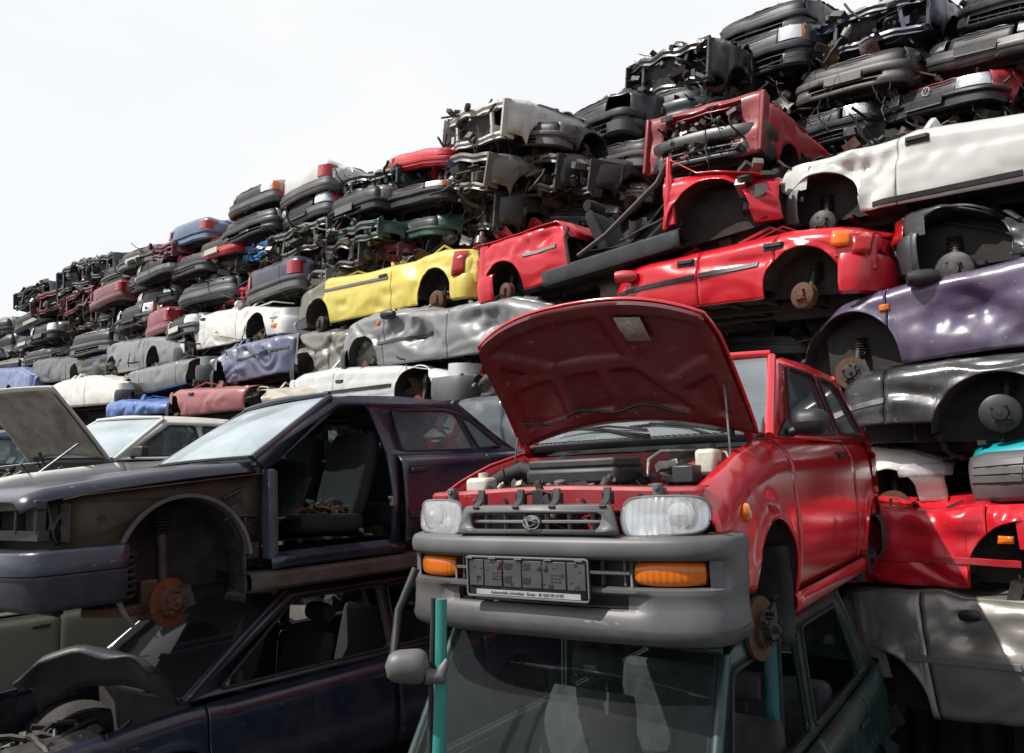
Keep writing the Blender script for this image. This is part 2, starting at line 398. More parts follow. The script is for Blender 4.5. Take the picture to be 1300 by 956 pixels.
def junk(parent, lo, hi, n, seed, name='engine_debris', mats=None, size=1.):
    """tangle of brackets, hoses, small castings and wires inside a box"""
    rg = random.Random(seed); lo = Vector(lo); hi = Vector(hi); d = hi - lo
    P = lambda: Vector((rg.uniform(lo.x, hi.x), rg.uniform(lo.y, hi.y), rg.uniform(lo.z, hi.z)))
    A, B, C = MB(), MB(), MB()
    for i in range(n):
        k = rg.random(); p = P(); s = size * rg.uniform(.5, 1.3)
        m = A if rg.random() < .7 else B
        rot = (rg.uniform(-.6, .6), rg.uniform(-.6, .6), rg.uniform(0, 3))
        if k < .3: m.box(p, (.16 * s, .09 * s, .07 * s), rot)
        elif k < .45: m.lathe([(0, -.06 * s), (.05 * s, -.05 * s), (.055 * s, .03 * s), (.03 * s, .04 * s), (.03 * s, .07 * s), (0, .075 * s)], p, 'z', 12, rot)
        elif k < .6: m.box(p, (.32 * s, .03 * s, .012 * s), rot); m.box(p + Vector((0, .02, .03)) * s, (.1 * s, .05 * s, .01), rot)
        else: cable(C if rg.random() < .75 else A, p, p + Vector((rg.uniform(-1, 1), rg.uniform(-1, 1), rg.uniform(-1, .6))) * .34 * s, rg.choice((.004, .006, .012, .02)) * s, .07 * s, rg, 7, 6)
    o = A.build(name, ENGINE, parent, 40); o['kind'] = 'stuff'
    if B.v: B.build('bare_castings', ALU, parent, 40)['kind'] = 'stuff'
    if C.v: C.build('wiring', WIRE, parent, 60)['kind'] = 'stuff'
    return o
GS = 'flattened cars lying side-on in the pile'
GN = 'flattened cars stacked end-on in the upper tiers'
# ------------------------------------------------------------ the pile: wall plane and placing
WD = 8.05
U = Vector((-math.sqrt(.5), math.sqrt(.5), 0))        # along the wall, away to the left
NB = Vector((math.sqrt(.5), math.sqrt(.5), 0))        # into the pile
def wall(px, py, b=0., k=1.):
    r = ray(px, py); r = Vector(r)
    d = WD / math.sqrt(2) + b                          # plane: P.NB = d
    t = d / r.dot(NB); return r * t
PLACED = []
def side_wreck(name, cat, label, base, top, arches, seams, c, front='L', b=0., r=.31, L=None, group=None, names=None, seed=None, crum=.012, dents=(), W=.80,
               bump_m=None, mold=None, tail=True, nose=True, hubs=None, mat=None, roofc=None, roofamp=.05, step=.055, handles=(), tailc=REDL, mirror=None, drum=False, hubr=.12, hubmat=None, roof=True, debris=8, xoff=None, bumpw=True, far=False, gb=.5, sillm=None, moldm=None, lean=0., tilt=0, roofz=None, indic=None, pillars=3, hdz=-.10, hub_dx=0., holes=(), noroof_x=None):
    group = group or GS
    seed = seed or len(PLACED) + 1; rg = random.Random(seed)
    A = wall(*base[0], b); B = wall(*base[1], b)
    right = (B - A); Lp = right.length; right.normalize()
    fwd = -right if front == 'L' else right
    sgn = 1 if front == 'L' else -1                    # visible side
    # extend if the car runs out of the frame
    L0 = Lp; L = L or Lp
    if xoff == 'right': B = A + right * L
    elif xoff == 'left': A = B - right * L
    nose_pt = A if front == 'L' else B
    zax = (Vector((0, 0, 1)) - right * right.z).normalized(); yax = zax.cross(fwd)
    def loc(px, py):
        p = wall(px, py, b) - nose_pt; return p.dot(fwd), p.dot(zax) + .2
    tp = sorted([loc(*p) for p in top]); tp = [(x, max(.28, z)) for x, z in tp]
    ar = []
    for px, rr in arches:
        # project the column onto the sill line
        ya = base[0][1] + (base[1][1] - base[0][1]) * (px - base[0][0]) / (base[1][0] - base[0][0])
        x, _ = loc(px, ya); ar.append((x, .27, rr))
    bd = Body(L=L, W=W, z0=.2, top=tp, arches=ar, crum=crum, seed=seed * 1.37, tri=2.6 if step < .05 else 1.2, dents=[(loc(px, py) + (rr, dp, ax)) for px, py, rr, dp, ax in dents], roll=.07)
    cz_ = []
    for k in range(int(3 + crum * 120) if crum > .006 else 2):
        ax_ = -rg.uniform(.05, .95) * L; az_ = rg.uniform(.35, .8) * bd.zt(ax_) ; an = rg.choice((rg.uniform(-.5, .5), rg.uniform(.7, 1.3))); ll = rg.uniform(.2, .7)
        cz_.append((ax_, az_, ax_ + math.cos(an) * ll, az_ + math.sin(an) * ll * .7, rg.uniform(.05, .10), rg.choice((1, 1, -.6)) * (.014 + crum * 1.3)))
    bd.creases = cz_
    M3 = Matrix((fwd, yax, zax)).transposed()
    o = root(name, label, cat, (0, 0, 0), group)
    # surface is W out from the centreline: put the visible side on the wall plane
    org = nose_pt - yax * (sgn * W) - zax * .2 + Vector((0, 0, EH))
    o.location = org; o.rotation_euler = M3.to_euler('XYZ')
    pm = mat or paint(c)
    sx = [loc(px, base[0][1] + (base[1][1] - base[0][1]) * (px - base[0][0]) / (base[1][0] - base[0][0]))[0] for px in seams]
    sx = sorted(sx, reverse=True); edges = [-.02] + sx + [-L + .02]
    if names is None: names = ['fender'] + ['door'] * (len(sx) - 1) + ['rear_quarter'] if len(sx) > 1 else ['fender', 'rear_quarter'] if sx else ['body_side']
    if names[0] == 'door' : pass
    vis = []
    blo = .24
    for nm, x0, x1 in zip(names, edges, edges[1:]):
        if nm == 'none': continue
        m_ = pm
        if isinstance(nm, tuple): nm, m_ = nm
        lo = None
        f = lambda x: .34 if (x > (ar[0][0] if ar and ar[0][0] > -L * .5 else -.1) + .1 or x < (ar[-1][0] if ar and ar[-1][0] < -L * .5 else -L + .1) - .1) and bumpw else .2
        vis.append(bd.panel(x0, x1, sgn, nm, m_, o, lo=f, step=step, rows=22 if step < .05 else 10, lean=lean))
    if not far: bd.panel(-.02, -L + .02, -sgn, 'far_side', pm, o, step=.12, rows=4)
    # crumpled lid: what is left of the roof, bonnet and boot
    near = step < .05; xs = frange(-.04, -L + .04, .035 if near else .07); ny = 30 if near else 14
    if roof:
        R = []
        for x in xs:
            z = bd.zt(x); w = bd.y(x, z) * .995; wf = bd.y(x, z, False) * .99; row = []
            for k in range(ny + 1):
                t = k / ny; y = sgn * (w * (1 - t) - wf * t); e = math.sin(PI * t) ** .7
                q = Vector((x * 1.9, y * 2.3, seed * 3.3)); a = roofamp
                n_ = noise.noise(q); zz = z - .004 + e * (.03 + (roofz or 0) + a * (1.0 - 3. * abs(n_)) + a * (1.1 if near else .5) * (abs(((n_ * 2.4 + q.y * .3) % 1) - .5) * 2 - .5) + a * .3 * noise.noise(q * 3.1))
                row.append((x, y, zz))
            R.append(row)
        MB().grid(R).build('crushed_roof', roofc or pm, o, 50, solid=.01)
    dk = MB(); R = [[(x, sgn * (bd.W - .2) * (1 - 2 * t), bd.zt(x) - .12) for t in (0, .5, 1)] for x in xs]
    dk.grid(R)
    dk.grid([[(x, sgn * (bd.W - .24), z) for z in (.22, bd.zt(x) - .1)] for x in xs]); dk.build('cabin_lining', UNDER, o)
    wells(bd, o, sgns=(sgn,)); underbody(bd, o, rg=rg)
    # bumpers
    bmt = bump_m or PLASTIC_D
    h1 = .54
    if nose and ar:
        xb = -ar[0][0] - ar[0][2] + .0 if ar[0][0] > -L * .5 else .4
        P = bd.plan(max(.2, min(xb, 1.0)), 26, A=.26)
        sweep(P, [(-.03, .17), (.015, .19), (.03, .26), (.035, .36), (.03, .42), (.015, .46), (-.02, .47)], wob=.012, seed=seed).build('front_bumper', bmt, o, 40, solid=.012)
        sweep(bd.plan(.32, 24, A=.25), [(-.01, .45), (-.012, .6), (-.03, max(.5, bd.zt(-.05)))], wob=.03, seed=seed).build('nose_panel', pm, o, 40)
    if tail and ar:
        xb = L + ar[-1][0] - ar[-1][2] if ar[-1][0] < -L * .5 else .4
        P = bd.plan(max(.2, min(xb, 1.0)), 26, A=.24, rear=True)
        sweep(P, [(-.03, .17), (.015, .19), (.03, .26), (.035, .36), (.03, .42), (.015, .46), (-.02, .47)], wob=.012, seed=seed + 3).build('rear_bumper', bmt, o, 40, solid=.012)
        zt = bd.zt(-L + .05)
        sweep(bd.plan(.3, 24, A=.23, rear=True), [(-.01, .45), (-.012, .6), (-.03, max(.5, zt))], wob=.03, seed=seed).build('tail_panel', pm, o, 40)
    for i, (xa, za, rr) in enumerate(ar):
        if hubs is not None and i not in hubs: continue
        hub(o, xa + hub_dx, sgn * (W - .09), za + hdz, sgn, hubr, hubmat or (RUST if i % 2 else ENGINE if drum else RUST), not drum, rg.uniform(-.2, .2), .28)
    surf = lambda px, py: loc(px, py)
    def onside(x, z, off=.004): return (x, sgn * (bd.y(x, z) + off), z)
    if mold:
        for i, (p0, p1) in enumerate(mold):
            x0, z0 = loc(*p0); x1, z1 = loc(*p1); n = max(3, int(abs(x1 - x0) / .08)); m = MB()
            m.grid([[onside(x0 + (x1 - x0) * k / n, z0 + (z1 - z0) * k / n + dz, of) for dz, of in ((-.022, .0), (-.018, .012), (.018, .012), (.022, 0))] for k in range(n + 1)])
            m.build('rub_strip', moldm or BLACK, o, 40)
    for p in handles:
        x, z = loc(*p); y = bd.y(x, z); m = MB(); m.box((x, sgn * (y + .012), z), (.15, .025, .035)); h = m.build('door_handle', BLACK, o, bevel=.006)
        m = MB(); m.box((x, sgn * (y + .0), z - .012), (.17, .012, .06)); m.build('handle_recess', BLACK, h, bevel=.01)
        h.parent = o
    for p in holes:
        x, z = loc(*p); y = bd.y(x, z); m = MB(); m.lathe([(.075, .012 * sgn), (.066, .006 * sgn), (0, .004 * sgn)], (x, sgn * (y - .002), z), 'y', 20); m.build('fuel_filler_hole', BLACK, o)
    if mirror:
        x, z = loc(*mirror[:2]); y = bd.y(x, z); m = MB(); mm = mirror[2] if len(mirror) > 2 else BLACK
        m.lathe([(0, -.11), (.035, -.105), (.055, -.06), (.06, .03), (.05, .095), (0, .105)], (x, sgn * (y + .07), z), 'x', 16, (rg.uniform(-.4, .4), .0, rg.uniform(-.5, .5)))
        if len(mirror) > 3: ms_ = mirror[3]; cc = Vector((x, sgn * (y + .07), z)); m.v = [cc + (v - cc) * ms_ for v in m.v]
        m.tube([(x, sgn * y, z - .03), (x, sgn * (y + .08), z)], .022, 6); m.build('wing_mirror', mm, o, 50)
    if indic:
        for p, mt, sz in indic:
            x, z = loc(*p); m = MB(); n = 6
            m.grid([[onside(x - sz[0] / 2 + sz[0] * i / n, z - sz[1] / 2 + sz[1] * j / 3, .004 + (.03 if abs(x) < .5 or abs(x + L) < .5 else 0) + .012 * math.sin(PI * (i + .5) / (n + 1))) for j in range(4)] for i in range(n + 1)])
            m.build('tail_light' if mt is REDL else 'headlight' if mt in (CLEAR, LAMPW) else 'side_lamp', mt, o, 40, solid=.006)
    # pillars pressed flat, rubber and wire hanging out
    if pillars:
        for k in range(pillars):
            m = MB()
            x = -rg.uniform(.25, .8) * L; z = bd.zt(x) + .02; dx = rg.uniform(-.5, .5)
            m.tube([(x, sgn * (W - .12), z - .02), (x + dx * .5, sgn * (W - .25), z + .06 + rg.random() * .05), (x + dx, sgn * (W - .5), z + .03)], rg.uniform(.018, .035), 5, flat=.5)
            m.build('bent_pillar', roofc or pm, o, 40)
    if debris:
        junk(o, (-L * .8, sgn * (W - .3) if sgn < 0 else W - .5, .75 * bd.zt(-L / 2)), (-L * .2, sgn * (W - .5) if sgn < 0 else W - .3, bd.zt(-L / 2) + .08), debris, seed + 50, 'loose_trim', size=.7)
    PLACED.append(((base[0][0] + base[1][0]) / 2, (base[0][1] + top[len(top) // 2][1]) / 2, b + .1)); PLACED.append((base[0][0], base[0][1], b + .1))
    return o, bd, loc, sgn

def nose_wreck(name, label, pl, pr, ht, c, kind='bumper', W=1.62, L=2.6, bm=None, lights=True, grille=True, plate=0, ind=None, yaw=0., seed=None, group=None, hood=.12, slots=2, lod=0, wreck=.5, badge=None, cat='wrecked car', mid=None, ledge=0, maxb=None, bp=.52, platec=None, hoodc=None):
    """a flattened car end-on to the viewer. pl, pr: lower corners of the bumper in the photo; ht: its height there in px"""
    group = group or GN
    seed = seed or len(PLACED) + 11; rg = random.Random(seed)
    r0, r1 = ray(*pl), ray(*pr); best = None
    bt = interp([(-60, .1), (250, .3), (400, .7), (600, 1.6), (800, 3.2), (950, 4.6), (1300, 4.6)], (pl[0] + pr[0]) / 2) + (maxb or 0)
    for dy in range(-56, 57, 2):
        u = Matrix.Rotation(math.radians(dy), 3, 'Z') @ (-U)
        a, b_, c_, d = r0.x, -r1.x, r0.y, -r1.y; det = a * d - b_ * c_      # lam*r0 + W*u = mu*r1 in plan
        ex, ey = -W * u.x, -W * u.y
        lam = (ex * d - b_ * ey) / det; mu = (a * ey - c_ * ex) / det
        if lam < .5 or mu < .5: continue
        wl_ = (r0 * lam + r1 * mu).dot(NB) / 2 - WD / math.sqrt(2)
        e = abs(wl_ - bt) + abs(dy) * .012
        if best is None or e < best[0]: best = (e, lam, mu, dy)
    _, lam, mu, dyaw = best
    P0, P1 = r0 * lam, r1 * mu
    right = (P1 - P0).normalized(); up0 = Vector((0, 0, 1)); fwd = right.cross(up0).normalized()   # out of the pile
    pit = rg.uniform(-.06, .06)
    zax = right.cross(fwd); zax = -zax if zax.z < 0 else zax
    fwd = (fwd + zax * pit).normalized(); zax = (zax - fwd * zax.dot(fwd)).normalized(); yax = zax.cross(fwd)
    dep = ((P0 + P1) / 2); H = ht / FPX * dep.y * 1.0
    H = max(.28, min(1.0, H * (1.12 if lod else 1.04)))
    o = root(name, label, cat, (0, 0, 0), group)
    mid_ = (P0 + P1) / 2
    o.location = mid_ - zax * .2 + Vector((0, 0, EH)); o.rotation_euler = Matrix((fwd, yax, zax)).transposed().to_euler('XYZ')
    wl = (P0 + P1).dot(NB) / 2 - WD / math.sqrt(2)
    PLACED.append(((pl[0] + pr[0]) / 2, (pl[1] + pr[1]) / 2 - ht / 2, wl))
    print('N %-46s dy=%d b=%5.2f dep=%5.1f H=%.2f z=%.1f' % (label[:46], dyaw, wl, dep.y, ht / FPX * dep.y, dep.z))
    pm = c if isinstance(c, bpy.types.Material) else paint(c); bm = bm or PLASTIC_D; hw = W / 2
    if lod and bp == .52: bp = .42
    zt = .2 + H; zb1 = .2 + H * bp; z2 = .2 + H * .84
    rear = kind == 'tail'
    bd = Body(L=L, W=hw - .01, z0=.2, top=((0, z2), (-.5, zt), (-L, zt - .05)), arches=((-.8, .26, .28),), crum=.02 + .02 * wreck, seed=seed, tf=.4, kf=.12, roll=.05)
    nn = 34 if not lod else 22; typ = rg.choice((0, 1, 1, 2, 2)) if slots < 2 else rg.choice((0, 2)); pp_ = rg.uniform(2.2, 3.6)
    if lod: typ = rg.choice((1, 1, 2)); pp_ = rg.uniform(2.6, 4.2)
    if lod and bm is PLASTIC: bm = rg.choice((PLASTIC, PLASTIC_G, PLASTIC_G))
    elif lod and bm is PLASTIC_D: bm = rg.choice((PLASTIC, PLASTIC_D))
    A = rg.uniform(.17, .30) if not rear else .16
    if lod: A = rg.uniform(.14, .20); bp = .42 if bp == .52 else bp; hood += .10
    if lod and not lights and rg.random() < .5: lights = True
    if lod and c == BLK and not hoodc: hoodc = paint(rg.choice((WHITE, RED2, BLUE, SILVER, (.02, .09, .07), (.30, .31, .32), MAROON)))
    if lod and kind == 'bumper' and not plate and seed % 2 == 0: plate = 1; platec = platec or rg.choice((BLACK, PLASTIC_G, WHITEP))
    if kind != 'strip':
        P = bd.plan(.42, nn, A=A, w=hw - .04, p=pp_)
        zl = .2; hb_ = zb1 - zl
        if typ == 1: slots = 0
        prof = [(-.05, zl + .0), (.0, zl + .012), (.022, zl + .05), (.028, zl + (zb1 - zl) * .35), (.018, zl + (zb1 - zl) * .42), (.018, zl + (zb1 - zl) * .58), (.04, zl + (zb1 - zl) * .66), (.045, zl + (zb1 - zl) * .88), (.03, zb1 - .005), (-.03, zb1 + .005)]
        if typ == 1: prof = [(o_, zl + t_ * hb_) for o_, t_ in ((-.06, 0), (-.01, .03), (.015, .14), (.022, .34), (.035, .36), (.04, .42), (.04, .62), (.035, .66), (.02, .68), (.012, .95), (-.05, 1.0))]
        if typ == 2: prof = [(o_, zl + t_ * hb_) for o_, t_ in ((-.08, 0), (-.01, .02), (.022, .12), (.018, .52), (-.0, .545), (-.0, .66), (.04, .70), (.05, .78), (.045, .93), (.02, .99), (-.05, 1.02))]
        if lod: prof = [(o_ * .7, z_) for o_, z_ in prof]
        zs = [p[1] for p in prof]
        def sk(x, y, z):
            if not slots or rear: return False
            q = abs(y)
            if slots >= 1 and zs[2] < z < zs[3] and q < hw * .58: return True
            if slots >= 2 and zs[4] < z < zs[5] and hw * (.38 if plate else .12) < q < hw * .62: return True
            return False
        bo = sweep(P, prof, sk, wob=.018 * wreck + .006, seed=seed).build('rear_bumper' if rear else 'front_bumper', bm, o, 40, solid=.012)
        if slots and not rear:
            m = MB()
            for y in frange(-hw * .55, hw * .55, .16): m.box((-.03, y, (zs[2] + zs[3]) / 2), (.01, .012, zs[3] - zs[2]))
            m.box((-.02, 0, (zs[2] + zs[3]) / 2), (.012, hw * 1.15, .014)); m.build('intake_slats', bm, bo)
    P2 = bd.plan(.40, nn, A=A, w=hw - .07, p=pp_)
    if kind == 'bumper':
        lw = hw * .44; ly0, ly1 = hw * .5, hw * .93
        fz0, fz1 = zb1 + .003, z2
        def sk2(x, y, z): return abs(y) > ly0 and abs(y) < ly1 and lights
        sweep(P2, [(-.005, fz0 - .03), (0, fz0), (-.015, (fz0 + fz1) / 2), (-.045, fz1)], sk2, wob=.01, seed=seed).build('grille_panel', BLACK if grille else pm, o, 40, solid=.01)
        if grille and not lod:
            m = MB()
            for k in range(3):
                z = fz0 + (fz1 - fz0) * (k + 1) / 4
                for s in (-1, 1): m.tube([(-.012 - .03 * (t / 6) ** 2, s * t / 6 * hw * .47, z) for t in range(7)], .006, 5)
            m.build('grille_bars', PLASTIC, o)
        if lights:
            for s in (-1, 1):
                if lights == 'one' and s == 1: continue
                pp = [p for p in P2 if p[1] * s > ly0 * .98 and p[1] * s < ly1 * 1.03 and p[0] > -.42]
                if len(pp) < 2: continue
                hl = sweep(pp, [(-.012, fz0 + .005), (.008, fz0 + .015), (.006, (fz0 + fz1) / 2), (-.02, fz1 - .012), (-.04, fz1 - .004)]).build('headlight', LAMPW, o, 50, solid=.004)
                sweep(pp, [(-.004, fz0 + .004), (.016, fz0 + .014), (.014, (fz0 + fz1) / 2), (-.013, fz1 - .012)]).build('lamp_lens', CLEAR, hl, 50)
            if ind:
                for s in (-1, 1):
                    pp = [p for p in P2 if p[1] * s > ly1 * .93 and p[0] > -.42 and p[0] < -.02]
                    if len(pp) > 1: sweep(pp, [(.0, fz0 + .005), (.02, fz0 + .015), (.015, (fz0 + fz1) / 2), (-.01, fz1 - .01)]).build('indicator', ORANGE, o, 50)
        else:
            junk(o, (-.35, -hw * .9, fz0), (-.05, hw * .9, fz1 + .02), 14, seed + 5, 'lamp_brackets', size=.8)
    elif kind == 'tail':
        sweep(P2, [(-.005, zb1 - .02), (0, zb1), (-.01, z2), (-.04, zt)], wob=.03, seed=seed).build('tailgate', pm, o, 40, solid=.01)
        for s in (-1, 1):
            pp = [p for p in P2 if p[1] * s > hw * .66 and p[0] > -.3]
            if len(pp) > 1: sweep(pp, [(.0, zb1 + .01), (.02, zb1 + .02), (.012, z2), (-.02, z2 + .02)]).build('tail_light', REDL, o, 50)
    elif kind == 'wall':
        R = [[(-.06 - .22 * (abs(s_ - .5) < .32) * (.1 < t_ < .85) - .06 * noise.noise(Vector((s_ * 4, t_ * 4, seed))), -hw + .04 + (W - .08) * s_, .2 + (zt - .2) * t_ + .03 * noise.noise(Vector((s_ * 5, t_, seed)))) for t_ in [j / 12 for j in range(13)]] for s_ in [i / 30 for i in range(31)]]
        MB().grid(R, lambda i, j: (math.hypot((i - 6) / 2.2, (j - 6) / 3) < 1) or (math.hypot((i - 17) / 3.5, (j - 6.5) / 4) < 1)).build('bulkhead', paint((.24, .012, .018), .4, .3, .5), o, 25, solid=.01)
        junk(o, (-.2, -hw * .8, .25), (.05, hw * .8, zt - .08), 70, seed + 5, size=.8)
        for s in (-1, 1): q = MB(); q.box((-.12, s * (hw - .04), (.2 + zt) / 2), (.22, .05, zt - .22), (0, 0, .15 * s)); q.build('bulkhead_post', paint((.24, .012, .018), .4, .3, .5), o, bevel=.015)
    else:   # stripped: bare front frame with the engine showing
        m = MB()
        for z, rr in ((.25, .05), (z2 - .03, .06)):
            m.grid([[(-.05 - .1 * abs(t / 8) ** 2 + .05 * noise.noise(Vector((t * .4, seed, z))) - dx, t / 8 * (hw - .05), z + .06 * noise.noise(Vector((t * .35, seed, z))) + dz * rr) for dx, dz in ((.09, 1.), (.0, .9), (-.01, .2), (.015, -.4), (.0, -1), (.05, -1.1))] for t in range(-8, 9)])
        m.grid([[(-.10 - .35 * j / 5 - .05 * noise.noise(Vector((i, j, seed))), -hw * .9 + hw * 1.8 * i / 12, z2 + .02 + .10 * noise.noise(Vector((i * .5, j * .6, seed))) * (1 + wreck)) for j in range(6)] for i in range(13)], lambda i, j: noise.noise(Vector((i * .4, j * .4, seed * 2))) < -.05)
        for s in (-1, 1):
            m.box((-.12, s * hw * rg.uniform(.4, .6), (.24 + z2) / 2), (.04, .05, z2 - .24), (rg.uniform(-.3, .3), 0, 0)); m.box((-.2, s * hw * .92, (.24 + z2) / 2), (.25, .03, z2 - .24), (0, 0, .2 * s))
            m.box((-.6, s * hw * .62, .38), (1.0, .07, .1)); m.box((-.55, s * hw * .9, z2), (.9, .05, .04))
        m.build('front_frame', pm, o, solid=.008)
        rw = MB(); ry = rg.uniform(-.2, .2); rw.box((-.22, ry, (.27 + z2) / 2 - .03), (.04, hw * rg.uniform(.4, .9), max(.1, z2 - .36)), (rg.uniform(-.12, .12), .2, 0))
        rw.build('radiator', ENGINE, o)
        junk(o, (-.75, -hw * .85, .2), (.02, hw * .85, zt - .02), 80 if not lod else 40, seed + 5, size=1.15)
        for k in range(9 if not lod else 3):
            hg = MB()
            y = rg.uniform(-hw, hw); x = rg.uniform(-.3, .05); cable(hg, (x, y, .3 + rg.random() * .2), (x + rg.uniform(-.1, .1), y + rg.uniform(-.2, .2), .2 - rg.uniform(.02, .35)), rg.choice((.005, .009, .016)), .06, rg)
            hg.build('hanging_hose', WIRE, o)
    # bonnet, sides, floor
    nx = 30 if not lod else 14; ny = 30 if not lod else 14; hm = hoodc or pm
    if hood >= 0:
        R = []
        for i in range(nx + 1):
            t = i / nx; x = (-.03 if kind != 'strip' else -.3) - t * (L - .1) * (.55 if not rear else .8); row = []
            for k in range(ny + 1):
                s = -1 + 2 * k / ny; w = bd.y(max(-L, x), .5, False) - .03 - (.03 if t > .02 else .06)
                xx = x - (.12 * abs(s) ** 3 if t < .5 else 0)
                q = Vector((xx * 2.2, s * 1.7, seed * 2.1))
                z = (z2 + (zt - z2) * min(1, t * 3.5)) + hood * .35 * (1 - s * s) * min(1, t * 3) + wreck * .12 * (.35 - abs(noise.noise(q)) * 2) * min(1, t * 4) + wreck * .09 * (abs(((noise.noise(q * 1.3) * 2.6 + 3) % 1) - .5) * 2 - .5) * min(1, t * 4) + .02 * noise.noise(q * 3)
                row.append((xx, s * w, z))
            R.append(row)
        MB().grid(R).build('boot_lid' if rear else 'bonnet', hm, o, 45, solid=.012)
    for s in (-1, 1):
        bd.panel(-.16, -L + .02, s, 'fender', pm, o, step=.09 if not lod else .14, rows=6 if not lod else 4, lo=lambda x: .3 if x > -.5 else .2, thick=.01)
    wells(bd, o); underbody(bd, o, rg=rg)
    dk = MB(); dk.grid([[(x, y, z2 - .08) for y in (-hw + .12, 0, hw - .12)] for x in frange(-.25, -L + .1, .5)])
    dk.box((-.32, 0, (.2 + z2) / 2 - .03), (.03, 2 * hw - .25, z2 - .32)); dk.build('engine_bay_lining', UNDER, o)
    for s in (-1, 1): hub(o, -.8, s * (hw - .12), .17, s, .12, RUST, True, 0, .2)
    if plate:
        z = .2 + (zb1 - .2) * .62; y0 = 0 if plate == 1 else plate
        m = MB(); m.box((.052, y0, z), (.01, .53, .115)); q = m.build('plate_holder', platec or BLACK, o, bevel=.003)
        m = MB(); m.box((.058, y0, z - .045), (.004, .5, .014)); m.build('holder_rim', PLASTIC_G, q)
    if badge == 'vw':
        zc = (zb1 + z2) / 2 + .005; RR = .052; m = MB(); ring = []
        for k in range(25):
            a = 2 * PI * k / 24; ring.append((.012, RR * math.cos(a), zc + RR * math.sin(a)))
        m.tube(ring, .006, 6, caps=False)
        q = lambda a, z: (.012, a * RR, zc + z * RR)
        m.tube([q(-.38, .85), q(0, .12), q(.38, .85)], .005, 5); m.tube([q(-.85, .35), q(-.42, -.8), q(0, -.02), q(.42, -.8), q(.85, .35)], .005, 5)
        m.build('round_emblem', CHROME, o)
    return o
# ------------------------------------------------------------ side-on wrecks of the lower tiers
RED = (.52, .010, .022); RED2 = (.40, .012, .02); MAROON = (.16, .03, .045); WHITE = (.72, .71, .66); CREAM = (.50, .515, .49); YELLOW = (.66, .54, .10)
SILVER = (.30, .31, .32); GREY = (.17, .175, .18); DGREY = (.075, .08, .085); BLK = (.018, .019, .022); PURPLE = (.075, .055, .115); BLUE = (.06, .12, .38); NAVY = (.014, .018, .05)
LBLUE = (.12, .16, .36); GREEN = (.01, .06, .055); SLATE = (.11, .13, .22); TEAL = (.0, .32, .36); CHAMP = (.26, .25, .225); BROWN = (.12, .10, .085); BGREEN = (.13, .15, .145)
GS = 'flattened cars lying side-on in the pile'
SW = side_wreck
SW('flattened_hatchback', 'wrecked car', 'long beige-white car body with a creased rear quarter, on top of the right hand end', [(978, 288), (1300, 228)],
   [(978, 226), (990, 208), (1060, 190), (1135, 170), (1160, 160), (1300, 138)], [(1040, .31)], [1137], CREAM, 'R', .35, L=4.3, xoff='right', crum=.005,
   dents=[(1085, 215, .45, .14, .5), (1050, 205, .3, .09, -.4), (1110, 235, .25, .07, 1.0), (1180, 200, .5, .03, 0)], mold=[((1105, 258), (1298, 218)), ((982, 262), (1020, 252))], handles=[(1163, 174)], indic=[((984, 238), REDL, (.07, .17))], names=['door', 'rear_quarter'],
   nose=False, seed=3, step=.026, drum=True, hubr=.105, W=.82, bump_m=PLASTIC_G, mat=paint(CREAM, .12, .15, .25))
SW('flattened_hatchback', 'wrecked car', 'black crumpled car body with red tail light, between the beige body and the purple one', [(1122, 350), (1300, 320)],
   [(1122, 300), (1140, 268), (1190, 255), (1245, 262), (1300, 275)], [(1208, .36)], [1262], BLK, 'R', .25, L=3.9, xoff='right', crum=.05, dents=[(1260, 290, .5, .12, .4)], indic=[((1134, 292), REDL, (.1, .2))], nose=False, seed=4, step=.03, drum=True, hubr=.13, roofamp=.12)
SW('flattened_hatchback', 'wrecked car', 'purple car body with scratched door and a black wing mirror', [(1032, 478), (1300, 437)],
   [(1032, 405), (1060, 385), (1110, 367), (1170, 352), (1230, 340), (1300, 322)], [(1076, .37)], [1133], PURPLE, 'L', .05, L=4.0, xoff='right', crum=.010,
   dents=[(1190, 395, .5, .06, .2), (1240, 380, .4, .05, -.3), (1280, 410, .4, .07, .7)], mirror=(1170, 352), indic=[((1121, 390), ORANGE, (.07, .045))], tail=False, nose=False, seed=5, step=.026, hdz=-.08, mat=paint(PURPLE, .3, .3, .25))
SW('flattened_estate', 'wrecked car', 'charcoal car body with a black steel wheel hub, under the purple body', [(1060, 566), (1300, 562)],
   [(1060, 480), (1078, 470), (1122, 466), (1200, 455), (1300, 446)], [(1268, .38)], [1123], (.022, .024, .027), 'L', -.05, L=4.2, xoff='right', crum=.012,
   mold=[((1062, 520), (1121, 508))], moldm=STEEL, names=['door', 'rear_quarter'], tail=False, seed=6, step=.03, hdz=.12, hubr=.12, hubmat=BLACK, drum=True, nose=False, mat=paint((.022, .024, .027), .25, .15, .25))
SW('flattened_hatchback', 'wrecked car', 'stripped white front end with a clear headlamp, below the charcoal body', [(1075, 642), (1200, 636)],
   [(1075, 578), (1100, 566), (1150, 572), (1198, 590)], [(1130, .17)], [1100], WHITE, 'R', .1, L=3.0, xoff='left', nose=False, crum=.02, indic=[((1170, 596), CLEAR, (.3, .09))], seed=7, step=.03, tail=False, roofamp=.02, bumpw=False)
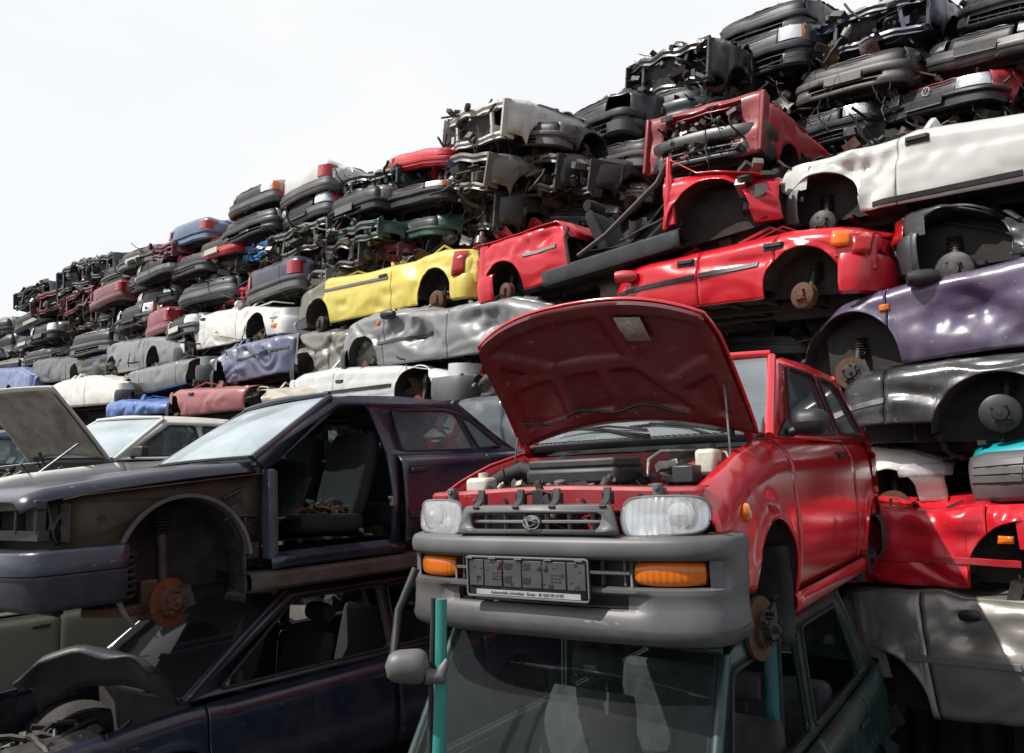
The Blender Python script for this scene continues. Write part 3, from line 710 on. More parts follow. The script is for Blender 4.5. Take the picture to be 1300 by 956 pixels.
SW('flattened_hatchback', 'wrecked car', 'turquoise car with ribbed grey lower panels, at the right edge under the charcoal body', [(1222, 640), (1300, 636)],
   [(1222, 580), (1240, 574), (1300, 570)], [], [], TEAL, 'L', -.15, roofc=paint(TEAL, .1, .15), roofamp=.03, roofz=.10, L=3.6, xoff='right', crum=.01, seed=8, names=[('body_side', PLASTIC)], mold=[((1226, 590), (1298, 584)), ((1226, 600), (1298, 596)), ((1226, 610), (1298, 607))], moldm=PLASTIC, nose=False, tail=False, hubs=[])
SW('flattened_saloon', 'wrecked car', 'bright red low car body with orange side lamp, just above the champagne grey body', [(1060, 738), (1385, 757)],
   [(1060, 640), (1100, 642), (1160, 650), (1230, 642), (1300, 640), (1385, 650)], [(1312, .34)], [1258], RED, 'R', -.25, L=4.1, xoff='left', crum=.03, dents=[(1160, 680, .6, .05, .1), (1240, 690, .3, .05, 1.2)],
   mold=[((1070, 705), (1296, 717))], moldm=paint(RED2), indic=[((1279, 685), ORANGE, (.09, .045))], seed=9, step=.026, tail=False, mat=paint(RED, .08, .3, .2), nose=True)
SW('flattened_estate', 'wrecked car', 'champagne grey car body with a smashed mirror, lowest at the right', [(1075, 905), (1300, 925)],
   [(1075, 752), (1190, 752), (1215, 762), (1300, 768)], [(1108, .36)], [1193], CHAMP, 'L', -.35, L=4.4, xoff='right', crum=.02, dents=[(1240, 790, .4, .06, .3)], mold=[((1150, 834), (1298, 848))], moldm=PLASTIC_G, mirror=(1232, 782, PLASTIC_D, .6), seed=10, step=.026, tail=False, mat=paint(CHAMP, .3, .35, .35, met=.5), roofamp=.03)
SW('flattened_hatchback', 'wrecked car', 'bright red five-door body with hanging mirror, directly above the raised red bonnet', [(768, 402), (1112, 362)],
   [(768, 352), (785, 338), (880, 318), (1000, 290), (1062, 284), (1112, 292)], [(1015, .30)], [885, 982], RED, 'L', .0, xoff=None, crum=.008, dents=[(1060, 340, .3, .08, .8)],
   mold=[((775, 374), (882, 352)), ((888, 351), (962, 335))], handles=[(870, 333), (981, 311)], names=['door', 'door', 'rear_quarter'], mirror=(797, 352, paint(RED)), indic=[((1067, 302), ORANGE, (.13, .13)), ((1092, 306), REDL, (.12, .17))], nose=False, seed=12, step=.026, drum=True, hubr=.10, hubmat=RUST, mat=paint(RED, .06, .2, .2), bump_m=paint(RED, .1, .3, .2), hdz=-.07)
SW('flattened_hatchback', 'wrecked car', 'pale primer fender and wheel arch poking out behind the red five-door body', [(690, 398), (790, 385)],
   [(690, 372), (712, 362), (790, 335)], [(738, .26)], [], (.30, .27, .22), 'L', .5, L=3.0, xoff='right', crum=.02, seed=13, names=['fender'], hubs=[], tail=False, nose=False, debris=3, pillars=0)
SW('flattened_hatchback', 'wrecked car', 'yellow three-door body with khaki stripped front and red tail light', [(368, 420), (600, 372)],
   [(368, 375), (395, 362), (410, 352), (460, 345), (500, 334), (560, 315), (585, 314), (600, 326)], [(402, .31), (549, .33)], [410, 495], YELLOW, 'L', .1, crum=.008,
   names=[('fender', paint((.13, .12, .08), .5, .3)), 'door', 'rear_quarter'], dents=[(520, 335, .4, .08, .5), (530, 370, .35, .05, 1.2), (475, 390, .3, .03, 0)], mold=[((412, 369), (492, 352))], moldm=PLASTIC_G, handles=[(486, 350)], indic=[((582, 334), REDL, (.17, .3))], seed=14, step=.026, drum=True, hubr=.12, mat=paint(YELLOW, .15, .25, .35), bump_m=paint(YELLOW, .3, .3), nose=False, hdz=-.05)
SW('flattened_saloon', 'wrecked car', 'grey car with torn door and folded roof pillars, under the yellow body', [(424, 472), (690, 438)],
   [(424, 432), (440, 408), (480, 396), (560, 390), (585, 384), (640, 376), (690, 385)], [(458, .34)], [485, 566], GREY, 'L', -.05, crum=.018, dents=[(530, 425, .45, .14, .3), (505, 410, .3, .1, -.5), (620, 410, .5, .15, .2)], mold=[((480, 436), (545, 422))], indic=[((479, 410), ORANGE, (.07, .05))], mirror=(497, 400), seed=15, step=.026, mat=paint((.20, .205, .21), .3, .25, .35), roofamp=.16, hubmat=RUSTRED, tail=False, pillars=6)
SW('flattened_hatchback', 'wrecked car', 'white rounded body with headlight and lifted wing mirror, left of the yellow one', [(224, 449), (366, 420)],
   [(224, 412), (240, 404), (270, 394), (310, 388), (345, 390), (366, 402)], [(239, .33), (324, .34)], [258, 298], WHITE, 'R', .25, crum=.012, indic=[((351, 399), CLEAR, (.34, .13)), ((352, 413), ORANGE, (.26, .06))], handles=[(257, 405)], mirror=(301, 386, paint(WHITE)), seed=16, step=.03, mat=paint(WHITE, .08, .12, .3), bump_m=paint(WHITE, .08))
SW('flattened_saloon', 'wrecked car', 'blue-grey dented body with torn fender, below the white rounded one', [(262, 492), (366, 470)],
   [(262, 462), (275, 445), (300, 436), (366, 421)], [(275, .33)], [301], SLATE, 'L', .0, crum=.04, dents=[(280, 452, .3, .12, .4)], mold=[((303, 457), (362, 440))], seed=17, step=.035, tail=False, mat=paint((.10, .115, .20), .45, .5))
SW('flattened_saloon', 'wrecked car', 'stripped grey front wing with rusty disc, between the blue-grey and the grey torn body', [(362, 487), (436, 470)],
   [(362, 425), (390, 420), (436, 418)], [(384, .34)], [415], (.16, .15, .13), 'L', .1, L=2.6, xoff='right', crum=.04, seed=18, step=.035, tail=False, hubmat=RUSTRED, roofamp=.12, debris=20)
SW('flattened_hatchback', 'wrecked car', 'off-white body with ribbed grey bumper corner, right behind the dark blue saloon roof', [(357, 523), (592, 506)],
   [(357, 485), (380, 474), (420, 466), (500, 463), (545, 468), (592, 480)], [(524, .36)], [422, 505], (.55, .56, .56), 'R', -.1, crum=.008, names=['fender', 'door', 'rear_quarter'], handles=[(431, 484)], mold=[((412, 499), (497, 489))], seed=19, step=.03, mat=paint((.55, .56, .56), .2, .15, .3), bump_m=PLASTIC, hubmat=RUSTRED, roofamp=.04)
SW('flattened_coupe', 'wrecked car', 'silver-grey coupe body with two open wheel arches, upper of the two greys at left', [(128, 477), (232, 458)],
   [(128, 440), (150, 432), (185, 427), (215, 426), (232, 435)], [(141, .33), (193, .34)], [181], SILVER, 'R', .2, crum=.015, seed=20, mat=paint((.23, .235, .24), .3, .3, .35, met=.3), names=['fender', 'rear_quarter'])
SW('flattened_coupe', 'wrecked car', 'grey coupe body with sharp belt line, lower of the two greys at left', [(150, 508), (262, 480)],
   [(150, 478), (165, 470), (225, 456), (262, 452)], [(162, .32), (246, .35)], [176, 222], GREY, 'R', .0, crum=.015, seed=21, mat=paint((.19, .195, .20), .3, .3, .35, met=.3))
SW('flattened_hatchback', 'wrecked car', 'dark grey body with an orange corner lamp, near the left end', [(36, 488), (126, 478)],
   [(36, 458), (60, 453), (90, 452), (126, 455)], [(93, .32)], [82], DGREY, 'R', .1, crum=.02, seed=22, indic=[((113, 460), ORANGE, (.2, .2))], bump_m=PLASTIC_D)
SW('flattened_hatchback', 'wrecked car', 'white door and dark-edged wing lying low behind the white saloon', [(56, 520), (152, 512)],
   [(56, 492), (75, 483), (110, 476), (152, 487)], [(152, .33)], [106], WHITE, 'R', -.3, crum=.015, seed=23, mat=paint(WHITE, .15, .2), roofamp=.03)
SW('flattened_hatchback', 'wrecked car', 'faded maroon-pink body with pale arch lip, above the white saloon roof', [(206, 532), (302, 520)],
   [(206, 500), (222, 494), (302, 490)], [(219, .30)], [237], (.30, .09, .10), 'L', -.35, crum=.02, seed=24, tail=False, handles=[(243, 500)], mat=paint((.30, .085, .095), .3, .3, .5))
SW('flattened_hatchback', 'wrecked car', 'torn beige front corner full of white scraps, right of the maroon-pink body', [(300, 524), (352, 516)],
   [(300, 500), (320, 494), (352, 492)], [(322, .28)], [], (.4, .37, .3), 'L', -.2, L=2.2, xoff='right', crum=.06, seed=25, tail=False, names=['fender'], hubs=[], debris=14)
SW('flattened_hatchback', 'wrecked car', 'bright blue crushed body lying behind the white saloon roof', [(126, 532), (208, 524)],
   [(126, 512), (150, 507), (208, 510)], [], [170], (.07, .16, .42), 'L', -.4, crum=.03, seed=26, mat=paint((.07, .16, .42), .2, .3), hubs=[])
SW('flattened_hatchback', 'wrecked car', 'lilac-blue body with an open arch at the left edge of the picture', [(-60, 512), (36, 505)],
   [(-60, 470), (0, 467), (20, 466), (36, 476)], [(10, .34)], [-20], LBLUE, 'R', -.1, crum=.02, seed=27)
SW('flattened_hatchback', 'wrecked car', 'pale lilac bonnet under the dark grey body near the left end', [(14, 522), (70, 518)],
   [(14, 500), (30, 495), (70, 494)], [], [], (.25, .27, .36), 'R', -.3, crum=.03, seed=28, names=['fender'], hubs=[])
SW('flattened_hatchback', 'wrecked car', 'blue-grey flat panel car between the dark blue saloon and the raised red bonnet', [(562, 590), (690, 578)],
   [(562, 507), (620, 502), (690, 498)], [], [640], (.07, .085, .10), 'L', -.7, crum=.02, seed=29, mat=paint((.09, .11, .125), .4, .2, .25, met=.4), hubs=[], names=['door', 'rear_quarter'], nose=False, tail=False)
SW('flattened_hatchback', 'wrecked car', 'black torn door and seat heap just left of the raised red bonnet', [(590, 506), (700, 490)],
   [(590, 478), (620, 462), (700, 450)], [], [630], BLK, 'L', -.2, crum=.05, seed=30, roofamp=.16, hubs=[], names=['door', 'rear_quarter'], debris=24, nose=False, tail=False)

# ------------------------------------------------------------ end-on wrecks of the upper tiers
GN = 'flattened cars stacked end-on in the upper tiers'
V = (RED, MAROON)
NW = nose_wreck
for a in [
 ('black nose at the top right, capping the whole pile', (900, 74), (1018, 32), 48, BLK, dict(lights=False, slots=2, mid=1, hood=.05)),
 ('black nose with two headlamps and orange corners, second from the top at right', (898, 118), (1020, 76), 62, BLK, dict(ind=1, slots=2, hood=.1)),
 ('bumperless dark car with a pale blue cross beam, against the sky at top right', (1026, 78), (1178, 30), 56, (.03, .035, .07), dict(kind='strip', hood=.02)),
 ('rounded black nose cut off by the top right corner', (1194, 44), (1345, 8), 60, BLK, dict(slots=1, lights=False)),
 ('grey-brown domed bumper under the blue cross beam', (1002, 136), (1147, 98), 52, (.05, .047, .043), dict(slots=2, lights=False, plate=1, bm=solid('brown_grey_bumper', (.055, .052, .048), .5), platec=PLASTIC_G)),
 ('wide black nose with a number plate recess, at the right edge', (1158, 98), (1330, 58), 50, BLK, dict(slots=1, plate=1, hood=.08)),
 ('dark red nose with a round chrome emblem', (1105, 164), (1254, 124), 44, RED2, dict(grille=True, badge='vw', slots=0, bp=.45, hood=.04, bm=PLASTIC_D, plate=1)),
 ('black nose with a ladder grille, left of the round emblem', (970, 204), (1102, 168), 50, BLK, dict(slots=1, hood=.06)),
 ('dark nose corner above the beige body at the right edge', (1280, 142), (1400, 112), 30, BLK, dict(slots=1)),
 ('dark red bulkhead sheet with its engine bay hanging open', (814, 222), (966, 190), 78, RED2, dict(kind='wall', hood=.02, wreck=.3, maxb=-1.6)),
 ('stripped white front frame against the sky', (552, 196), (632, 172), 56, (.55, .55, .52), dict(kind='strip', hood=.1)),
 ('smooth grey bumper without lamps beside the white frame', (607, 192), (702, 182), 36, (.06, .062, .062), dict(lights=False, slots=1, bm=PLASTIC)),
 ('black nose with one lamp under a bent bonnet, third from the white frame', (702, 200), (790, 164), 62, BLK, dict(lights='one', slots=2, hood=.35, wreck=1.)),
 ('dark green nose with a pale plate and red corner', (772, 180), (884, 146), 54, (.02, .045, .045), dict(slots=0, plate=1, lights=False, platec=PLASTIC_G, bm=paint((.025, .05, .05)))),
 ('heap of black engine parts rising against the sky', (786, 134), (896, 98), 62, BLK, dict(kind='strip', hood=.02, wreck=1.)),
 ('grey slotted bumper left of the stripped red front', (734, 228), (812, 210), 40, (.05, .05, .052), dict(slots=2, lights=False, bm=PLASTIC)),
 ('silver-white bonnet edge above the dark blue nose', (722, 262), (806, 252), 26, (.5, .5, .5), dict(slots=1, bm=paint((.4, .4, .4)))),
 ('dark blue nose with headlamps and orange corners above the cut-open red car', (656, 300), (792, 296), 48, NAVY, dict(ind=1, slots=2, plate=-.1, bm=paint((.02, .025, .04), .2))),
 ('engine and gearbox hanging under the smooth grey bumper', (612, 248), (700, 240), 52, BLK, dict(kind='strip', hood=0)),
 ('oily engine pile below the one-lamped black nose', (690, 252), (740, 244), 44, BLK, dict(kind='strip', hood=0, W=1.3)),
 ('open black bonnet above the yellow body', (548, 300), (622, 290), 50, BLK, dict(kind='strip', hood=.1, wreck=.8)),
 ('grey gearbox heap under the white frame', (536, 246), (610, 236), 46, (.12, .11, .1), dict(kind='strip', hood=.0)),
 ('red rear end with a plate against the sky', (484, 222), (568, 208), 24, RED, dict(kind='tail', hood=.15, bm=paint(RED))),
 ('green stripped front with torn headlamps', (414, 256), (500, 236), 30, (.02, .05, .05), dict(kind='strip', hood=.1)),
 ('dark bonnet with an orange stripe under the green stripped front', (474, 272), (560, 250), 30, (.03, .035, .06), dict(slots=0, hood=.2, ind=1)),
 ('grey-black bumper above the loose metal beam', (408, 288), (474, 262), 32, BROWN, dict(slots=1, lights=False, bm=PLASTIC_D)),
 ('shiny green bonnet edge lying over the yellow body', (482, 314), (546, 296), 26, (.015, .07, .06), dict(slots=0, lights=False, bm=paint((.015, .07, .06)))),
 ('dark green lid below the grey-black bumper', (410, 318), (474, 300), 24, (.015, .05, .045), dict(kind='strip', hood=.1)),
 ('maroon crumpled rear behind the yellow body', (430, 342), (500, 326), 20, MAROON, dict(kind='strip', hood=.1, wreck=1.)),
 ('black torn nose over the khaki end of the yellow body', (386, 352), (450, 334), 34, BLK, dict(kind='strip', hood=.05)),
 ('white car with a red lamp on top, against the sky', (348, 268), (412, 236), 36, (.6, .6, .58), dict(kind='tail', hood=.12, bm=PLASTIC_D)),
 ('red nose with a black plated bumper below the white car', (350, 296), (414, 268), 32, RED, dict(slots=0, plate=1, lights=False, hood=.08)),
 ('grey nose with orange corners against the sky', (284, 280), (346, 252), 30, (.2, .2, .19), dict(ind=1, slots=2, hood=.06)),
 ('dark nose with slatted bumper below the orange cornered grey one', (276, 316), (346, 288), 34, (.03, .032, .05), dict(slots=2, lights=False, hood=.05)),
 ('row of loose grey engine parts right of the red nose', (332, 334), (412, 308), 40, (.1, .1, .09), dict(kind='strip', hood=.12)),
 ('red nose wedged between two grey bumpers', (247, 336), (296, 318), 26, RED, dict(slots=1, lights=False, bm=paint(RED), hood=.1)),
 ('pale blue crumpled car against the sky', (208, 318), (262, 300), 25, (.12, .17, .28), dict(kind='tail', wreck=1.6, bm=paint((.12, .17, .28), .5))),
 ('bright blue squashed frame below the slatted dark nose', (290, 338), (332, 322), 18, (.02, .22, .5), dict(kind='strip', hood=.02)),
 ('grey bumper below the wedged red nose', (212, 356), (256, 340), 26, BLK, dict(slots=1, lights=False, bm=PLASTIC)),
 ('brown stripped heap above the curved grey bumper', (246, 362), (294, 346), 22, BROWN, dict(kind='strip', hood=.05)),
 ('long curved grey bumper above the white rounded body', (220, 392), (294, 372), 30, BLK, dict(slots=1, lights=False, bm=PLASTIC)),
 ('dark blue rear with maroon lamps above the white rounded body', (306, 388), (376, 362), 38, (.03, .032, .06), dict(kind='tail', hood=.1)),
 ('thin red frame beside the dark blue rear', (270, 392), (308, 380), 18, RED2, dict(kind='strip', hood=.0, W=1.3)),
 ('black bumper rest right of the dark blue rear', (366, 376), (408, 360), 20, (.12, .12, .12), dict(kind='strip', hood=.1)),
 ('dark red sheet heap below the pale blue car', (168, 338), (214, 324), 18, MAROON, dict(kind='strip', hood=.1, wreck=1.2)),
 ('red and grey nose against the sky, left of the pale blue car', (144, 346), (198, 328), 24, RED, dict(slots=0, lights=False, bm=PLASTIC)),
 ('red nose with a clear lamp below the dark red sheets', (166, 362), (216, 342), 26, RED, dict(slots=0, lights='one', bm=PLASTIC)),
 ('grey plated bumper over a maroon base', (168, 396), (220, 380), 24, MAROON, dict(slots=0, plate=1, lights=False, bm=PLASTIC)),
 ('dark grey nose left of the plated bumper', (146, 382), (180, 366), 24, (.09, .09, .09), dict(slots=1, bm=PLASTIC)),
 ('faded maroon lid below the dark grey stack at left', (110, 396), (152, 378), 24, MAROON, dict(kind='tail', bm=paint(MAROON))),
 ('worn grey nose above the faded maroon lid', (122, 366), (164, 350), 24, (.13, .13, .125), dict(slots=1, lights=False, bm=PLASTIC_G)),
 ('cream nose with an orange lamp in the left half', (140, 422), (190, 406), 28, (.5, .5, .42), dict(slots=2, ind=1, bm=PLASTIC)),
 ('rosy maroon door end right of the cream nose', (180, 432), (212, 420), 30, (.25, .06, .075), dict(kind='tail', bm=paint((.25, .06, .075)), W=1.3)),
 ('grey nose with small lamps left of the white rounded body', (205, 434), (242, 420), 26, (.1, .1, .105), dict(slots=1, bm=PLASTIC)),
 ('white bonnet over a curved grey bumper above the silver coupe', (84, 454), (136, 444), 30, (.6, .6, .6), dict(slots=1, lights=False, bm=PLASTIC)),
 ('dark green scrap nose under the worn grey nose', (112, 430), (146, 416), 26, (.03, .07, .055), dict(kind='strip', hood=.1)),
 ('indigo nose near the left end', (60, 456), (88, 448), 22, (.07, .07, .18), dict(slots=1, lights=False, bm=paint((.07, .07, .16)), W=1.4)),
 ('grey bumper with a white strip at the far left', (14, 426), (68, 402), 22, (.5, .5, .5), dict(slots=1, lights=False, bm=PLASTIC)),
 ('maroon torn heap at the far left', (34, 404), (84, 386), 26, MAROON, dict(kind='strip', hood=.1, wreck=1.)),
 ('maroon hollow wreck under the dark scrap crest', (70, 402), (112, 386), 26, MAROON, dict(kind='strip', hood=.1, wreck=1.)),
 ('flat dark wreck topping the far left end', (12, 394), (62, 376), 24, (.03, .04, .04), dict(kind='strip', hood=.2, wreck=1.)),
 ('dark upright scrap crest at left against the sky', (66, 376), (110, 356), 34, (.02, .04, .04), dict(kind='strip', hood=.1, wreck=1.5)),
 ('dark green strip of scrap beside the crest', (104, 358), (140, 344), 26, (.02, .04, .04), dict(kind='strip', hood=.1, wreck=1.2)),
 ('plain grey bumper second from the far left end', (14, 448), (44, 438), 20, BLK, dict(slots=0, lights=False, bm=PLASTIC)),
 ('low grey bumper right of the plain one at far left', (24, 466), (62, 458), 18, BLK, dict(slots=1, lights=False, bm=PLASTIC_G)),
 ('small dark nose below the maroon torn heap', (34, 438), (66, 428), 22, BROWN, dict(slots=1, lights=False)),
 ('brown engine heap in the left half', (82, 424), (118, 412), 24, BROWN, dict(kind='strip', hood=.1)),
 ('grey nose under the low grey bumper at far left', (-30, 462), (16, 450), 30, (.12, .12, .12), dict(slots=1, lights=False, bm=PLASTIC)),
 ('dark nose cut by the left edge of the picture', (-40, 436), (12, 424), 24, (.2, .2, .2), dict(slots=1, lights=False, bm=PLASTIC_D)),
 ('rusty flattened nose above the dark grey body at left', (-20, 482), (40, 474), 22, BROWN, dict(slots=0, lights=False, bm=PLASTIC_D)),
 ('grey bumper behind the white door near the left', (96, 478), (140, 468), 22, BLK, dict(slots=1, lights=False, bm=PLASTIC)),
 ('grey-green nose with a headlamp between the red five-door body and the red hatchback roof', (896, 450), (1010, 450), 44, BGREEN, dict(lights='one', slots=0, hood=.1, bm=PLASTIC_D, maxb=-3.4, W=1.5)),
]:
    lab, pl, pr, ht, c, kw = a
    ln = math.hypot(pr[0] - pl[0], pr[1] - pl[1])
    kw.setdefault('lod', 1 if ln < 75 else 0)
    NW('flattened_car', lab, pl, pr, ht, c, **kw)
# ------------------------------------------------------------ whole cars
def pose(o, p, dz=0, dx=0, dy=0):
    o.location = (p[0] + dx, p[1] + dy, p[2] + EH + dz); o.rotation_euler = (math.radians(p[5]), math.radians(p[4]), math.radians(p[3]))
def seat(o, x, y, z=.32, mat=SEAT, s=1., name='front_seat'):
    m = MB()
    # cushion and back as padded slabs with stitched flutes
    def slab(c0, c1, w, th, n=14, flute=.008):
        R = []
        c0 = Vector(c0); c1 = Vector(c1); ax = (c1 - c0); L_ = ax.length; ax.normalize(); nn = Vector((ax.z, 0, -ax.x))
        if nn.x < 0 and abs(nn.x) > .5: nn = -nn
        if abs(nn.z) > .5 and nn.z < 0: nn = -nn
        for i in range(n + 1):
            t = i / n; row = []
            for k in range(29):
                a = 2 * PI * k / 28; yy = math.copysign(abs(math.cos(a)) ** .45, math.cos(a)); zz = math.copysign(abs(math.sin(a)) ** .6, math.sin(a))
                e = 1 - .12 * abs(2 * t - 1) ** 4; tk = th * (1 - .35 * abs(2 * t - 1) ** 5)
                f = flute * abs(math.sin(yy * 9)) if zz > .3 and abs(yy) < .7 else 0
                bol = .03 * max(0, abs(yy) - .65) / .35 if zz > 0 else 0
                row.append(c0 + ax * L_ * t + Vector((0, 1, 0)) * yy * w * e + nn * (zz * tk - f + bol))
            R.append(row)
        m.grid(R); m.add(R[0], [tuple(range(28))]); m.add(R[-1], [tuple(range(28))])
    slab((x, y, z), (x - .5, y, z - .02), .25 * s, .07)
    slab((x - .46, y, z + .02), (x - .66, y, z + .58 * s), .245 * s, .06)
    b = m.build(name, mat, o, 50)
    h = MB(); hx = x - .70; hz = z + .70 * s
    R = [[(hx + .05 * math.cos(a), y + .12 * u, hz + .075 * math.sin(a) * (1 - .2 * u * u)) for a in [2 * PI * k / 14 for k in range(15)]] for u in (-1, -.8, 0, .8, 1)]
    h.grid(R); h.add(R[0], [tuple(range(14))]); h.add(R[-1], [tuple(range(14))]); h.tube([(hx, y - .05, hz - .12), (hx, y - .05, hz)], .006); h.tube([(hx, y + .05, hz - .12), (hx, y + .05, hz)], .006)
    h.build('headrest', mat, b, 50); return b
def wheelrim(o, x, y, z, tilt=.45):
    m = MB(); m.tube([(0, .185 * math.cos(2 * PI * k / 28), .185 * math.sin(2 * PI * k / 28)) for k in range(29)], .013, 8, caps=False)
    m.tube([(.03, -.17, 0), (.05, 0, -.01), (.03, .17, 0)], .02, 6); m.tube([(.05, 0, 0), (.3, 0, -.02)], .03, 8); m.lathe([(0, 0), (.05, .01), (.055, .04)], (.03, 0, 0), 'x', 14)
    q = m.build('steering_wheel', BLACK, o, 50); q.location = (x, y, z); q.rotation_euler = (0, tilt, 0)
def greenhouse(o, belt, roof, xa, xat, xr, xrb, wb, wt, holes, pm, sides=(1, -1), open_front=None, frames=True, glassm=None, ws=True, noglass=False, bow=.10, rubber=True, wsm=None, back=True, crown=.035, bz=None, ro=True):
    """belt/roof z; xa windscreen foot, xat its head, xr roof rear, xrb rear glass foot, wb/wt half widths at belt and roof"""
    gm = glassm or GLASS_D; Y = lambda z: wb + (wt - wb) * clamp((z - belt) / (roof - belt), -.3, 1.1) ** 1 - .012 * math.sin(PI * clamp((z - belt) / (roof - belt)))
    outer = [(xa, belt), (xat - .02, roof - .035), (xat - .16, roof - .005), ((xat + xr) / 2, roof + .008), (xr + .1, roof - .01), (xr, roof - .035), (xrb, belt + .03), (xrb, belt)]
    for s in sides:
        hs = holes; ofr = None
        if open_front and s == 1: ofr = open_front
        m = MB()
        if ofr:      # near side with the door missing: outline runs round the door opening
            out2 = outer + ofr['loop']
            m.poly(out2, [h for i, h in enumerate(hs) if i not in ofr['skip']], lambda a, b: (a, s * Y(b), b))
        else: m.poly(outer, hs, lambda a, b: (a, s * Y(b), b))
        fr = m.build('cabin_side', pm, o, 20, solid=.03 if s > 0 else .03)
        if s < 0:
            for md in fr.modifiers: md.offset = -1
        for i, h in enumerate(hs):
            if ofr and i in ofr['skip']: continue
            if rubber:
                pts = [(a, s * (Y(b) + .002), b) for a, b in h]; MB().tube(pts + [pts[0]], .009, 6, caps=False).build('window_seal', RUBBER, fr)
            if noglass: continue
            g = MB(); g.poly(h, (), lambda a, b: (a, s * (Y(b) - .012), b)); g.build('side_window', gm, o, 60)
    R = []
    for i in range(15):
        t = i / 14; x = xat + (xr - xat) * t; z = roof + .012 * math.sin(PI * t); row = []
        for k in range(17):
            u = -1 + k / 8; e = abs(u) ** 3
            row.append((x + (.05 * (1 - u * u) if i == 0 else -.05 * (1 - u * u) if i == 14 else 0), u * (wt + .004), z + crown * (1 - u * u) - .03 * e))
        R.append(row)
    if ro: MB().grid(R).build('roof', pm, o, 40, solid=.02)
    if ws:
        def sheet(x0, x1, z0, z1, w0, w1, bw, bw1, ins=0.):
            R = []
            for i in range(9):
                t = ins + (1 - 2 * ins) * i / 8; R.append([(x0 + (x1 - x0) * t + (bw + (bw1 - bw) * t) * (1 - u * u), u * (w0 + (w1 - w0) * t) * (1 - ins * .9), z0 + (z1 - z0) * t + .02 * math.sin(PI * t)) for u in [-1 + k / 7 for k in range(15)]])
            return R
        g = MB().grid(sheet(xa + .01, xat + .0, belt + .01, roof - .015, wb - .03, wt - .015, bow, .05)).build('windscreen', wsm or GLASS_W, o, 60)
        m = MB()
        for s in (1, -1): m.tube([(xa + .01, s * (wb - .015), belt), (xat + .0, s * (wt - .005), roof - .02)], .024, 8)
        m.tube([(xat + .05 * (1 - u * u), u * wt * .98, roof + .01 * (1 - u * u)) for u in [-1 + k / 7 for k in range(15)]], .018, 8)
        m.build('windscreen_frame', pm, o, 50)
        m = MB(); m.tube([(xa + .02 + bow * (1 - u * u), u * (wb - .04), belt + .012) for u in [-1 + k / 7 for k in range(15)]], .011, 6)
        for s in (1, -1): m.tube([(xa + .018, s * (wb - .042), belt + .01), (xat + .012, s * (wt - .03), roof - .03)], .008, 6)
        m.build('windscreen_seal', RUBBER, g)
        if back:
            MB().grid(sheet(xrb + .01, xr, belt + .02, roof - .02, wb - .06, wt - .04, -.04, -.03)).build('rear_window', gm, o, 60)
            for s in (1, -1): m = MB(); m.tube([(xrb + .01, s * (wb - .04), belt), (xr, s * (wt - .02), roof - .02)], .03, 8); m.build('rear_pillar', pm, o, 50)
    return Y
def bonnet(o, xr, xf, zr, zf, wr, wf, pm, name='bonnet', crown=.03, bow=.06, rbow=.06, lip=.05, thick=.012, nx=18, ny=20, power=0.):
    R = []
    for i in range(nx + 1):
        t = i / nx; row = []
        for k in range(ny + 1):
            u = -1 + 2 * k / ny; x = xr + (xf - xr) * t + rbow * (1 - u * u) * (1 - t) + bow * (1 - u * u) * t
            z = zr + (zf - zr) * t + .35 * (zr - zf) * t * (1 - t) * 1.6 + crown * (1 - u * u) - (lip * max(0, abs(u) - .93) / .07) - (.035 * max(0, t - .9) / .1) ** 1
            z += power * math.exp(-((abs(u) - .45) / .07) ** 2) * (1 - t * .5)
            row.append((x, u * (wr + (wf - wr) * t), z))
        R.append(row)
    return MB().grid(R).build(name, pm, o, 40, solid=thick)

# ================= the red hatchback with the raised bonnet (main subject)
RP = (.103, 3.046, -.842, -124.19, .5, 2.21)
redp = paint((.55, .010, .020), .07, .08, .2, coat=.9)
reddk = paint((.30, .010, .018), .25, .2, .4, coat=.3)
rh = root('red_hatchback', 'dusty red hatchback with raised bonnet and grey bumper, propped on a green car', 'car'); pose(rh, RP); rh.location += Matrix.Rotation(math.radians(RP[3]), 3, 'Z') @ Vector((0, .012, 0))
rb = Body(L=3.30, W=.69, z0=.24, top=((0, .69), (-.12, .72), (-.3, .79), (-.55, .865), (-.86, .925), (-1.1, .938), (-2.4, .955), (-3.3, .965)),
          arches=((-.74, .27, .32), (-2.93, .28, .31)), tf=.5, kf=.045, tr=.35, kr=.06, roll=.075, rollh=.16, crease=.40, seed=2.2,
          dents=((-.72, .66, .10, .012, .3), (-1.9, .5, .5, .006, 0), (-.5, .7, .14, .008, 1.)))
